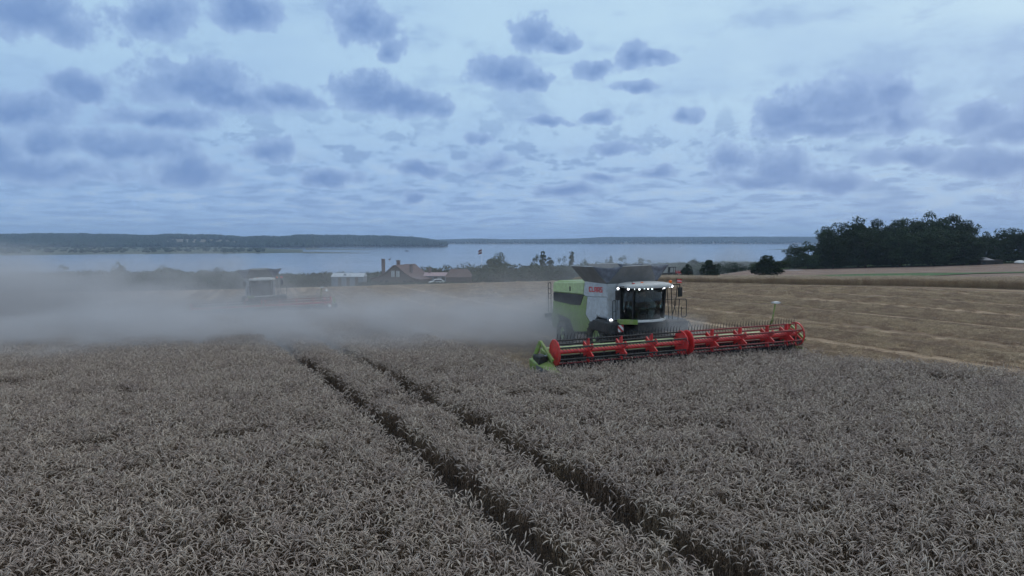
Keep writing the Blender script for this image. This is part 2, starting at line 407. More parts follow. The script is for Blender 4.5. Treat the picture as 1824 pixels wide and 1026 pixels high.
def quads(c, nrm, size, rng):
    """leaf-clump faces: one bent rhombus each"""
    n = len(c); a = rng.normal(size=(n, 3)); t = np.cross(nrm, a); t /= np.linalg.norm(t, axis=1, keepdims=True) + 1e-9
    b = np.cross(nrm, t); s = size[:, None]
    v = np.stack([c - t * s, c - b * s * .6 + nrm * s * .15, c + t * s, c + b * s * .6 + nrm * s * .15], 1).reshape(-1, 3)
    return v, np.arange(n * 4).reshape(-1, 4)
def crown_verts(rng, h, w, base, n_clump, n_leaf, leaf, gap=.25, taper=.0, spiky=0.):
    C = []; S = []
    while len(C) < n_clump:
        p = rng.uniform(-1, 1, 3)
        if np.linalg.norm(p) > 1 or np.linalg.norm(p) < .25: continue
        z = base + (h - base) * (p[2] * .5 + .5)
        k = 1 - taper * (p[2] * .5 + .5)
        C.append((p[0] * w / 2 * k, p[1] * w / 2 * k, z)); S.append(rng.uniform(.12, .24) * w * (1 - .3 * taper))
    C = np.array(C); S = np.array(S)
    i = rng.integers(0, n_clump, n_leaf * n_clump)
    d = rng.normal(size=(len(i), 3)); d /= np.linalg.norm(d, axis=1, keepdims=True)
    d[:, 2] = np.abs(d[:, 2]) * np.where(rng.random(len(i)) < .75, 1, -1)
    r = S[i] * rng.uniform(.5, 1.06, len(i)) ** .6 * np.where(rng.random(len(i)) < .09, rng.uniform(1.1, 1.4, len(i)), 1)
    P = C[i] + d * r[:, None] * np.array([1, 1, .8])
    P[:, 2] = np.clip(P[:, 2], base * .7, None)
    nr = d + rng.normal(size=d.shape) * .7 + np.array([0, 0, .3]); nr /= np.linalg.norm(nr, axis=1, keepdims=True)
    return quads(P, nr, rng.uniform(.6, 1.3, len(i)) * leaf, rng)
def trunk_mb(rng, h, w, base, r):
    mb = MB(); top = Vector((rng.normal() * .2, rng.normal() * .2, h * .72))
    mid = Vector((rng.normal() * .12, rng.normal() * .12, max(base, h * .3)))
    mb.tube((0, 0, -.3), mid, r, r * .75, 7); mb.tube(mid, top, r * .75, r * .25, 7)
    for k in range(7):
        a = rng.uniform(0, 6.28); t = rng.uniform(.1, .8); s = mid.lerp(top, t)
        e = s + Vector((math.cos(a) * w * .33, math.sin(a) * w * .33, h * rng.uniform(.1, .22))); mb.tube(s, e, r * .35, r * .1, 5)
    return mb
TREE = {}
def proto_tree(key, seed, h, w, base, nc, nl, leaf, m, taper=0.):
    rng = np.random.default_rng(seed)
    v, f = crown_verts(rng, h, w, base, nc, nl, leaf, taper=taper)
    c = bpy.data.meshes.new('crown'); c.from_pydata(v.tolist(), [], f.tolist()); c.materials.append(m)
    mb = trunk_mb(rng, h, w, base, .028 * h); t = bpy.data.meshes.new('trunk'); t.from_pydata([tuple(x) for x in mb.v], [], mb.f); t.materials.append(BARK)
    TREE[key] = (c, t, h, w)
for i in range(4): proto_tree(f'oak{i}', 20 + i, 12., 9., .8, 62, 120, .27, LEAF_DARK)
for i in range(3): proto_tree(f'broad{i}', 40 + i, 9., 7., .5, 44, 100, .22, LEAF_MID)
for i in range(2): proto_tree(f'loose{i}', 50 + i, 9., 6., .5, 34, 66, .2, LEAF_PALE)
for i in range(2): proto_tree(f'slim{i}', 60 + i, 9., 3.4, .3, 40, 70, .2, LEAF_MID, .55)
for i in range(3): proto_tree(f'bush{i}', 70 + i, 3., 3.4, .1, 26, 230, .10, LEAF_DARK, .25)
def tree(name, key, loc, h, w, label, cat, group, rz=None):
    c, t, ph, pw = TREE[key]
    e = empty(name, loc, random.uniform(0, 6.28) if rz is None else rz, label, cat, group)
    for nm, me in (('trunk', t), ('crown', c)):
        o = bpy.data.objects.new(nm, me); COL.objects.link(o); o.parent = e; o.scale = (w / pw, w / pw, h / ph)
    return e

# ------------------------------------------------------------------ far shores
def strip(name, samples, m, rows=5, label=None):
    """a land mass: samples of (pixel column, shore row, crest height above the lake, depth of the land)"""
    V = []; F_ = []; n = len(samples)
    for (px, spy, hc, dep) in samples:
        d = (CAMZ - LAKE) / (math.tan(math.atan((spy - 513) / F) + PITCH))
        az = (px - 912) / F
        for k in range(rows):
            t = k / (rows - 1); hh = [-.6, .25, .62, 1., .8][k] * hc if k else -1.5
            y = d + dep * [0, .08, .35, .6, 1.][k]; V.append((az * y, y, LAKE + hh))
    for i in range(n - 1):
        for k in range(rows - 1):
            a = i * rows + k; F_.append([a, a + rows, a + rows + 1, a + 1])
    o = mesh_obj(name, V, F_, m, smooth=True); tag(o, label, None, None, 'structure'); return np.array(V).reshape(n, rows, 3)
def interp(prof, xs): return np.interp(xs, [p[0] for p in prof], [p[1] for p in prof])
def far_mat(name, a, b, sc):
    m = bpy.data.materials.new(name); m.use_nodes = True; T = NT(m.node_tree); bb = T.n['Principled BSDF']
    pos = T.new('ShaderNodeNewGeometry').outputs['Position']
    T.put(bb.inputs['Base Color'], T.mix(T.ss(T.noise(T.vm('MULTIPLY', pos, (1, .5, 1)), sc, 3, .5), .46, .54), a, b)); bb.inputs['Roughness'].default_value = 1
    return m
FARLAND = far_mat('far_meadow', (.045, .065, .030), (.16, .13, .085), .006)
REED = far_mat('reed_bed', (.05, .07, .032), (.085, .095, .05), .02)
TREEH = 13.
xsB = np.concatenate([np.arange(-1500, -20, 60), np.arange(-20, 806, 12)])
topB = interp([(-1500,412),(-300,414),(0,415.5),(110,413.5),(200,415),(270,417.5),(300,415),(390,416.5),(440,421),(470,418.5),(500,420),(530,416.5),(600,416),(680,417.5),(740,420.5),(775,426),(800,436),(806,439)], xsB)
dB = 1750.
crest = lambda py, d: max(2., z_at(py, d) - LAKE - TREEH)
gB = strip('far_hills', [(x, 441.5 if x < 560 else 440.0, crest(p, 1990), 700) for x, p in zip(xsB, topB)], FARLAND, label='low wooded hills on the left far shore')
xsC = np.concatenate([np.arange(770, 1500, 14), np.arange(1500, 3600, 60)])
topC = interp([(770,427),(800,426),(850,424.5),(900,426),(960,425.5),(1030,424.5),(1075,421.5),(1300,421),(1440,421),(3600,419)], xsC)
gC = strip('far_ridge', [(x, 434.6, crest(p, 3450), 900) for x, p in zip(xsC, topC)], FARLAND, label='hazy wooded ridge across the widest part of the lake')
xsA = np.concatenate([np.arange(-1500, -20, 60), np.arange(-20, 560, 20)])
strip('reed_foreland', [(x, float(interp([(-1500,460),(0,456.5),(200,454),(400,452.5),(560,450.5)], x)), 2.5 if x < 500 else 1.4, float(interp([(-1500,900),(400,700),(480,430),(520,360),(560,300)], x))) for x in xsA], REED, label='flat reedy foreland on the left shore')
strip('reed_spit', [(x, 451.2 - (x - 540) * .002, (1.4 * (1 - (x - 540) / 130) + .12) , 60 * (1 - (x - 540) / 130) + 6) for x in range(540, 664, 8)], REED, label='thin reed spit reaching into the lake')
strip('reed_bar', [(x, 444.8, (1.3 * (1 - (x - 545) / 140) + .12), 130 * (1 - (x - 545) / 140) + 10) for x in range(545, 668, 8)], REED, label='second thin reed bar behind the spit')
strip('reed_point', [(x, 444.6, .9 * min(1, (x - 1366) / 30) + .05, 60 * min(1, (x - 1366) / 20) + 4) for x in range(1366, 1520, 6)], REED, label='small reed point near the right-hand trees')

def far_crown(seed):
    rng = np.random.default_rng(seed); V = []; Fc = []
    nu, nv = 7, 4
    for j in range(nv + 1):
        for i in range(nu):
            a = 2 * math.pi * i / nu; t = j / nv; r = math.sin(math.pi * (.1 + .86 * t)) * rng.uniform(.75, 1.15)
            V.append((math.cos(a) * r * .5, math.sin(a) * r * .5, 1 - t + rng.uniform(-.05, .05)))
    for j in range(nv):
        for i in range(nu): Fc.append([j*nu+i, (j+1)*nu+i, (j+1)*nu+(i+1)%nu, j*nu+(i+1)%nu])
    me = bpy.data.meshes.new('far_tree'); me.from_pydata(V, [], Fc); me.materials.append(LEAF_FAR); return me
FARTREES = [far_crown(k) for k in range(5)]
def far_forest(name, grid, n, keep, label, seed, hmul=1.):
    rng = np.random.default_rng(seed); P = []
    while len(P) < n:
        i = rng.integers(0, len(grid) - 1); s = rng.random(); t = rng.random() ** 1.2 * 3.3
        k = int(t); u = t - k
        a = grid[i][k] * (1 - u) + grid[i][k+1] * u; b = grid[i+1][k] * (1 - u) + grid[i+1][k+1] * u
        p = a * (1 - s) + b * s
        if p[2] < LAKE + .6 or not keep(p, t): continue
        P.append(p)
    P = np.array(P); s = rng.uniform(.7, 1.1, n) * TREEH * hmul; w = rng.uniform(.8, 1.3, n) * 13
    P[:, 2] -= .5
    scatter(name, P, np.stack([np.zeros(n), np.zeros(n), rng.uniform(0, 6.28, n)], 1), np.stack([w, w, s], 1), rng.integers(0, 5, n), FARTREES, label, 'forest')
def keepB(p, t):
    px = 912 + F * p[0] / p[1]
    if 295 < px < 445 and .5 < t < 2.55: return random.random() < .03        # open fields on the slope
    if px < 300 and .3 < t < .9: return random.random() < .5
    return True
far_forest('hill_forest', gB[(xsB > -900)], 9000, keepB, 'dark mixed woods covering the left far hills', 3)
far_forest('ridge_forest', gC[(xsC < 2200)], 7000, lambda p, t: t > 1.9 or random.random() < .15, 'hazy woods along the farthest ridge', 4)
def shore_scrub():
    rng = np.random.default_rng(5); n = 900; px = rng.uniform(-500, 470, n)
    spy = np.interp(px, [-1500, 0, 200, 400, 560], [460, 456.5, 454, 452.5, 450.5])
    d = (CAMZ - LAKE) / np.tan(np.arctan((spy - 513) / F) + PITCH) + rng.uniform(.1, 1, n) ** .8 * 650 * np.where(px > 400, .5, 1)
    P = np.stack([(px - 912) / F * d, d, np.full(n, LAKE + .4)], 1); s = rng.uniform(2, 5.5, n)
    scatter('shore_scrub', P, np.stack([np.zeros(n), np.zeros(n), rng.uniform(0, 6.28, n)], 1), np.stack([s * 1.7, s * 1.7, s], 1), rng.integers(0, 5, n), FARTREES, 'scattered willows over the reedy foreland', 'scrub')
shore_scrub()

# ------------------------------------------------------------------ near shore thicket (one mass) and the trees that stand out of it
def shrub_mesh(seed, m):
    rng = np.random.default_rng(seed); v, f = crown_verts(rng, 1., 1.15, .05, 16, 45, .045)
    me = bpy.data.meshes.new('shrub'); me.from_pydata(v.tolist(), [], f.tolist()); me.materials.append(m); return me
SHRUBS = [shrub_mesh(100 + k, (LEAF_MID, LEAF_DARK, LEAF_MID, LEAF_PALE)[k % 4]) for k in range(6)]
def thicket():
    rng = np.random.default_rng(12); P = []; S = []
    prof = [(-400,494),(0,489),(60,484),(150,481),(300,479),(420,482),(520,487),(560,485),(640,484),(700,480),(740,473),(800,470),(860,470),(900,468),(1000,468),(1100,467),(1250,466),(1400,464),(1500,462)]
    for k in range(3600):
        px = rng.uniform(-400, 1500); d = rng.uniform(150, 330)
        if 560 < px < 850 and d < 185: continue
        if px > 840 and d < 157: continue
        if px > 1395 and d < 180: continue
        if px < 560 and d < 150: continue
        x = (px - 912) / F * d; g = tz(x, d)
        if g < LAKE + .15: continue
        top = z_at(np.interp(px, *zip(*prof)) + abs(rng.normal()) * 2.2 + (4 if d < 170 else 0), d)
        h = min(top - g, rng.uniform(4.5, 8.5)) * .95
        if h < .9: h = rng.uniform(.8, 1.4)
        if top - g < .5: continue
        P.append((x, d, g - .1)); S.append((h * rng.uniform(.8, 1.4) + .8, h * rng.uniform(.8, 1.4) + .8, h))
    n = len(P)
    scatter('shore_thicket', P, np.stack([np.zeros(n), np.zeros(n), rng.uniform(0, 6.28, n)], 1), S, rng.integers(0, 6, n), SHRUBS, 'dense green thicket along the near lake shore', 'thicket')
thicket()
def undergrowth():
    rng = np.random.default_rng(14); P = []; S = []
    for k in range(260):
        px = rng.uniform(1405, 1860); d = rng.uniform(159, 178); x = (px - 912) / F * d; h = rng.uniform(1.2, 3.2)
        if 1742 < px < 1830 and d < 166: continue
        P.append((x, d, tz(x, d) - .1)); S.append((h * 1.3, h * 1.3, h))
    n = len(P); scatter('grove_undergrowth', P, np.stack([np.zeros(n), np.zeros(n), rng.uniform(0, 6.28, n)], 1), S, rng.integers(0, 2, n), SHRUBS[1:2] * 2, 'dark undergrowth at the foot of the grove', 'undergrowth')
undergrowth()

SHORE = [  # column, top row, distance, width in pixels, kind, name, label
 (881,455,188,44,'broad0','rounded grey-green tree right of the flagpole'),
 (952,450,196,20,'loose0','taller pale tree, leftmost of the row behind the machine'),
 (967,449,200,18,'slim0','dark slim tree beside the pale tree left of the hopper'),
 (980,457,196,12,'slim1','shortest pointed tree in the row behind the machine'),
 (1001,454,200,16,'loose1','thin feathery tree, second from right of the row behind the machine'),
 (1019,450,202,16,'slim0','tall slim tree, rightmost of the row behind the machine'),
 (1044,459,236,16,'loose0','small faint tree above the thicket left of the hopper'),
 (1086,461,244,18,'broad1','small round tree above the thicket behind the hopper'),
 (1110,453,232,26,'loose1','open-crowned tree left of two above the hopper'),
 (1148,456,236,32,'loose0','open-crowned tree right of two above the hopper'),
 (1233,459,240,18,'broad2','small round tree above the thicket right of the hopper'),
 (112,470,214,32,'loose1','bushy tree with open crown at far left of the near shore'),
 (213,471,222,24,'broad1','dark pointed tree above the dust left of the far machine'),
 (298,472,226,46,'broad2','broad pale tree half lost in dust on the near shore'),
 (398,480,214,40,'broad0','low broad tree just left of the far machine')]
for px, tp, d, wpx, key, lab in SHORE:
    g = stand(px, d); h = z_at(tp, d) - g.z; tree('shore_tree', key, g, h, max(wpx / F * d, h * .3), lab, 'tree', 'trees standing out of the near shore thicket')

GROVE = [(1470,402,166,38,0),(1496,394,170,44,1),(1528,388,167,52,2),(1560,391,172,46,3),(1590,390,166,52,0),(1622,386,172,48,1),
         (1652,380,167,56,2),(1684,382,170,54,3),(1712,391,167,50,0),(1482,410,160,40,3),(1540,408,161,54,1),(1600,406,160,56,2),(1662,404,160,58,0),(1714,408,161,48,1)]
glab = ['leftmost oak of the dark grove, beside the lake', 'second oak from the left in the dark grove', 'oak with the left high dome of the dark grove',
        'fourth oak from the left in the dark grove skyline', 'middle oak in the dark grove skyline', 'oak just left of the grove\'s tallest crown',
        'tallest oak of the dark grove', 'oak right of the grove\'s tallest crown', 'rightmost oak of the dark grove skyline',
        'low-branched oak at the left front of the dark grove', 'second oak in the front row of the dark grove', 'oak in the middle of the grove\'s front row',
        'fourth oak in the front row of the dark grove', 'oak at the right front of the dark grove']
for (px, tp, d, wpx, k), lab in zip(GROVE, glab):
    g = stand(px, d); h = (z_at(tp, d) - g.z) * .93; tree('oak_tree', f'oak{k}', g, h, wpx / F * d * 1.12, lab, 'tree', 'oaks of the dark grove')
EDGE = [(1414,438,168,34,'broad0','pale round tree at the lake side of the grove'),(1438,434,172,36,'broad1','grey-green tree against the left edge of the grove'),
        (1447,452,162,28,'broad2','low tree at the left foot of the grove'),
        (1748,417,170,34,'broad1','tree right of the grove, left of the bluish shed'),(1783,409,176,40,'oak1','domed tree behind the bluish shed'),
        (1768,424,172,36,'broad2','tree overhanging the bluish shed'),(1812,413,170,44,'oak2','tall tree at the right edge behind the white tent'),
        (1846,412,168,50,'oak3','tree cut by the right edge of the view'),(1730,428,164,30,'broad0','low tree at the right foot of the grove')]
for px, tp, d, wpx, key, lab in EDGE:
    g = stand(px, d); h = z_at(tp, d) - g.z; tree('field_tree', key, g, h, wpx / F * d * 1.1, lab, 'tree', 'trees around the dark grove')
for k, (px, bp, tp, wpx, lab) in enumerate([(1223,496.5,472.5,21,'smallest dark bush behind the standing wheat'),(1264,496.5,465,31,'middle dark bush behind the standing wheat'),(1367,497.5,458,60,'largest dark rounded bush behind the standing wheat')]):
    d = 124. - k * 2; g = stand(px, d); h = (z_at(tp, d) - g.z) * 1.0
    g.z -= .45; h += .4
    tree('bush', f'bush{k}', g, h, wpx / F * d * 1.12, lab, 'bush', 'dark bushes behind the standing wheat')

# ------------------------------------------------------------------ cereal plants
EAR = mat('wheat_ear', (.45, .365, .30), .85, var=.3, vscale=14., rnd=.18, spec=.15)
STRAW = mat('wheat_straw', (.185, .135, .095), .9, var=.35, vscale=9., rnd=.2, spec=.15)
CHAFF = mat('stubble_straw', (.47, .355, .245), .9, var=.35, vscale=6., rnd=.25, spec=.15)
def sweep(path, side, rad, n):
    """N planar paths (N,k,3) with one side vector each, radii (k,), n sides -> verts, faces"""
    N, k, _ = path.shape
    tan = np.gradient(path, axis=1); tan /= np.linalg.norm(tan, axis=2, keepdims=True) + 1e-9
    s = np.repeat(side[:, None], k, 1); w = np.cross(tan, s)
    a = np.arange(n) * 2 * math.pi / n
    if n == 2:
        v = path[:, :, None] + s[:, :, None] * (np.array([-1, 1])[None, None, :, None] * rad[None, :, None, None])
    else:
        v = path[:, :, None] + (s[:, :, None] * np.cos(a)[:, None] + w[:, :, None] * np.sin(a)[:, None]) * rad[None, :, None, None]
    idx = np.arange(N * k * n).reshape(N, k, n); F_ = []
    for i in range(n if n > 2 else 1):
        j = (i + 1) % n
        F_.append(np.stack([idx[:, :-1, i], idx[:, :-1, j], idx[:, 1:, j], idx[:, 1:, i]], -1).reshape(-1, 4))
    return v.reshape(-1, 3), np.concatenate(F_)
def join(parts, name, mats):
    V = []; Fs = []; MI = []; k = 0
    for v, f, mi in parts: V.append(v); Fs.append(f + k); MI.append(np.full(len(f), mi)); k += len(v)
    me = bpy.data.meshes.new(name); me.from_pydata(np.concatenate(V).tolist(), [], np.concatenate(Fs).tolist())
    for m in mats: me.materials.append(m)
    me.polygons.foreach_set('material_index', np.concatenate(MI).astype(np.int32)); me.polygons.foreach_set('use_smooth', [True] * len(me.polygons))
    return me
def wheat_clump(seed, n, half):
    g = np.random.default_rng(seed)
    b = np.stack([g.uniform(-half, half, n), g.uniform(-half, half, n), np.zeros(n)], 1)
    h = g.normal(.66, .085, n); az = g.uniform(0, 6.28, n)
    dirv = np.stack([np.cos(az), np.sin(az), np.zeros(n)], 1); side = np.stack([-np.sin(az), np.cos(az), np.zeros(n)], 1)
    lean = g.uniform(.0, .10, n)
    up = np.array([0, 0, 1.])
    # stem: straight with a little lean, then a neck that bends over into the ear
    tot = g.uniform(.5, 2.7, n)              # how far the neck turns
    L_neck, L_ear = g.uniform(.06, .11, n), g.uniform(.10, .145, n)
    pts = [b, b + up * (h * .5)[:, None] + dirv * (lean * .3)[:, None], b + up * h[:, None] + dirv * lean[:, None]]
    p = pts[-1]; ang = np.arctan2(lean, h)
    neck = [p]
    for k in range(3):
        ang = ang + tot * .62 / 3; p = p + (dirv * np.sin(ang)[:, None] + up * np.cos(ang)[:, None]) * (L_neck / 3)[:, None]; neck.append(p)
    ear = [p]
    for k in range(4):
        ang = ang + tot * .38 / 4; p = p + (dirv * np.sin(ang)[:, None] + up * np.cos(ang)[:, None]) * (L_ear / 4)[:, None]; ear.append(p)
    stem = np.stack(pts, 1); nk = np.stack(neck, 1); er = np.stack(ear, 1)
    parts = [(*sweep(stem, side, np.array([.0034, .0032, .0026]), 3), 1), (*sweep(nk, side, np.array([.0030, .0034, .0038, .0042]), 3), 0),
             (*sweep(er, side, np.array([.0045, .0098, .0104, .0082, .002]), 5), 0)]
    # dry leaves hanging from the stems
    m = int(n * .8); i = g.integers(0, n, m); la = g.uniform(0, 6.28, m); ld = np.stack([np.cos(la), np.sin(la), np.zeros(m)], 1); ls = np.stack([-np.sin(la), np.cos(la), np.zeros(m)], 1)
    q = b[i] + up * (h[i] * g.uniform(.35, .9, m))[:, None]; ll = g.uniform(.10, .20, m)[:, None]
    lp = np.stack([q, q + ld * ll * .4 + up * ll * .35, q + ld * ll * .8 + up * ll * .1, q + ld * ll * .95 - up * ll * .45], 1)
    parts.append((*sweep(lp, ls, np.array([.004, .006, .005, .001]), 2), 1))
    return join(parts, 'wheat_clump', [EAR, STRAW])
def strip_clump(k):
    me = WHEAT[k].copy(); me.materials[1] = mat('strip_straw_lightened', (.46, .34, .22), .9, var=.3, vscale=9., rnd=.2, spec=.15); me.materials[0] = mat('strip_ear_warm', (.52, .405, .29), .85, var=.3, vscale=14., rnd=.15, spec=.15); return me  # same crop: straw colour lightened against the shade on the strip's front, ears warmer
def stubble_clump(seed):
    g = np.random.default_rng(seed); n = 54
    rows = g.integers(-2, 3, n) * .135
    b = np.stack([rows + g.normal(0, .02, n), g.uniform(-.36, .36, n), np.zeros(n)], 1); h = g.uniform(.08, .17, n)
    az = g.uniform(0, 6.28, n); dv = np.stack([np.cos(az), np.sin(az), np.zeros(n)], 1); sd = np.stack([-np.sin(az), np.cos(az), np.zeros(n)], 1)
    st = np.stack([b, b + np.array([0, 0, 1.]) * h[:, None] + dv * .03], 1)
    parts = [(*sweep(st, sd, np.array([.006, .005]), 3), 0)]
    m = 26; c = np.stack([g.uniform(-.4, .4, m), g.uniform(-.4, .4, m), g.uniform(.02, .12, m)], 1); a = g.uniform(0, 6.28, m)
    dv = np.stack([np.cos(a), np.sin(a), g.normal(0, .15, m)], 1) * g.uniform(.08, .2, m)[:, None]; sd = np.stack([-np.sin(a), np.cos(a), np.zeros(m)], 1)
    parts.append((*sweep(np.stack([c - dv, c + dv], 1), sd, np.array([.006, .006]), 3), 0))
    return join(parts, 'stubble_clump', [CHAFF])
def swath_clump(seed):
    g = np.random.default_rng(seed); m = 170
    c = np.stack([g.normal(0, .42, m), g.uniform(-.7, .7, m), np.zeros(m)], 1); c[:, 2] = g.uniform(.02, .30, m) * np.exp(-(c[:, 0] / .55) ** 2) + .06
    a = g.uniform(0, 6.28, m); dv = np.stack([np.cos(a), np.sin(a), g.normal(0, .22, m)], 1) * g.uniform(.10, .26, m)[:, None]
    sd = np.stack([-np.sin(a), np.cos(a), np.zeros(m)], 1)
    return join([(*sweep(np.stack([c - dv, c + dv * .3 + np.array([0, 0, .02]), c + dv], 1), sd, np.array([.007, .008, .006]), 3), 0)], 'straw_clump', [CHAFF])
WHEAT = [wheat_clump(200 + k, 22, .18) for k in range(8)]
STUB = [stubble_clump(300 + k) for k in range(5)]
SWATH = [swath_clump(320 + k) for k in range(4)]

def in_poly(x, y, P):
    r = np.zeros(x.shape, bool); n = len(P)
    for i in range(n):
        x0, y0 = P[i]; x1, y1 = P[(i + 1) % n]
        c = ((y0 > y) != (y1 > y)) & (x < (x1 - x0) * (y - y0) / (y1 - y0 + 1e-12) + x0); r ^= c
    return r
def vnoise(x, y, s, seed):
    g = np.random.default_rng(seed); T = g.random((64, 64)); x = x / s; y = y / s; i = np.floor(x).astype(int); j = np.floor(y).astype(int)
    fx = x - i; fy = y - j; fx = fx * fx * (3 - 2 * fx); fy = fy * fy * (3 - 2 * fy); q = lambda a, b: T[a % 64, b % 64]
    return (q(i, j) * (1 - fx) + q(i + 1, j) * fx) * (1 - fy) + (q(i, j + 1) * (1 - fx) + q(i + 1, j + 1) * fx) * fy
loc = lambda x, y: (ORG.x + PERP.x * x - TRAV.x * y, ORG.y + PERP.y * x - TRAV.y * y)   # near machine's own axes
FAR_ORG = None
cabd = 62.5; FAR_ORG = Vector(((468 - 912) / F * cabd, cabd, 0)); FAR_ORG.z = tz(FAR_ORG.x, FAR_ORG.y)
floc = lambda x, y: (FAR_ORG.x + PERP.x * x - TRAV.x * y, FAR_ORG.y + PERP.y * x - TRAV.y * y)
redge = [tuple(on_ground(px, py, .75).xy) for px, py in ((1436, 621), (1500, 630), (1640, 645), (1824, 660), (2050, 672), (2300, 690))]
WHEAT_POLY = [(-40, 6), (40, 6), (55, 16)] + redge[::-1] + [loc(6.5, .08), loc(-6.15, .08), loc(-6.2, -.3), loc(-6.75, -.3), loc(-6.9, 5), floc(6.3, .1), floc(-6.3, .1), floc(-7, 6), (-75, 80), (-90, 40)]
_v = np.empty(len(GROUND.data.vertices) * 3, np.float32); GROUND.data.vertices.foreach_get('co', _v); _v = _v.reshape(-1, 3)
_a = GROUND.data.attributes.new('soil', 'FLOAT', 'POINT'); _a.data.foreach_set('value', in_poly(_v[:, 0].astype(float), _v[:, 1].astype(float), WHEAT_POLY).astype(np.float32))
# tramlines: two wheel tracks left by the sprayer
def track(a, b):
    A, B = on_ground(*a, .35), on_ground(*b, .35); return Vector((A.x, A.y)), Vector((B.x, B.y))
T1 = track((958, 1010), (540, 655)); T2 = track((1225, 1010), (690, 680))
def seg_dist(x, y, A, B):
    d = (B - A).normalized(); return np.abs((x - A.x) * -d.y + (y - A.y) * d.x)
def wheat_field():
    st = .30; g = np.random.default_rng(77)
    X, Y = np.meshgrid(np.arange(-60, 42, st), np.arange(6.5, 72, st)); x = X.ravel() + g.uniform(-.12, .12, X.size); y = Y.ravel() + g.uniform(-.12, .12, X.size)
    k = (np.abs(x) < .80 * y + 5) & in_poly(x, y, WHEAT_POLY); x, y = x[k], y[k]
    k = (seg_dist(x, y, *T1) > .34 + .05 * vnoise(x, y, .9, 5)) & (seg_dist(x, y, *T2) > .34 + .05 * vnoise(x, y, .9, 6)); x, y = x[k], y[k]
    big = vnoise(x, y, 3.2, 1); sm = vnoise(x, y, .8, 2)
    hf = .94 + .10 * big + .13 * (sm - .5)
    hole = (vnoise(x, y, 1.5, 3) * .6 + vnoise(x, y, .7, 4) * .4); hf = hf * (1 - .25 * sstep(hole, .66, .82))
    n = len(x); z = terrain(x, y)
    rot = np.stack([g.normal(0, .09, n), g.normal(0, .09, n), g.uniform(0, 6.28, n)], 1)
    s = g.uniform(.94, 1.12, n); scl = np.stack([s, s, hf * g.uniform(.94, 1.06, n)], 1)
    scatter('wheat_field', np.stack([x, y, z], 1), rot, scl, g.integers(0, 8, n), WHEAT, 'ripe nodding wheat still standing in the foreground field', 'wheat')
    return n
print('wheat clumps', wheat_field())
def wheat_strip():
    """the uncut strip beyond the stubble"""
    g = np.random.default_rng(78); a, b = STRIP_LINE; d = Vector((b.x - a.x, b.y - a.y)); L = d.length; d /= L; pr = Vector((-d.y, d.x))
    if pr.dot(Vector((1, 1))) < 0: pr = -pr
    P = []
    for t in np.arange(-34, L + 22, .36):
        for w in np.concatenate([np.arange(0, 3, .36), np.arange(3, 5.5, .6)]):
            P.append((a.x + d.x * t + pr.x * w + g.uniform(-.2, .2), a.y + d.y * t + pr.y * w + g.uniform(-.2, .2)))
    P = np.array(P); x, y = P[:, 0], P[:, 1]; n = len(P); s = g.uniform(1.3, 1.7, n)
    k = 1 + .18 * (vnoise(x, y, 4, 8) - .5)
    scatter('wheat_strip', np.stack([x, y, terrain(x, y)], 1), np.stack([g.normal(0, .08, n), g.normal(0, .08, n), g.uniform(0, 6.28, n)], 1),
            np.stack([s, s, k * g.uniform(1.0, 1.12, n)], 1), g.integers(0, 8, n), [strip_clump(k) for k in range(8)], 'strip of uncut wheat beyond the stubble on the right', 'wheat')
wheat_strip()
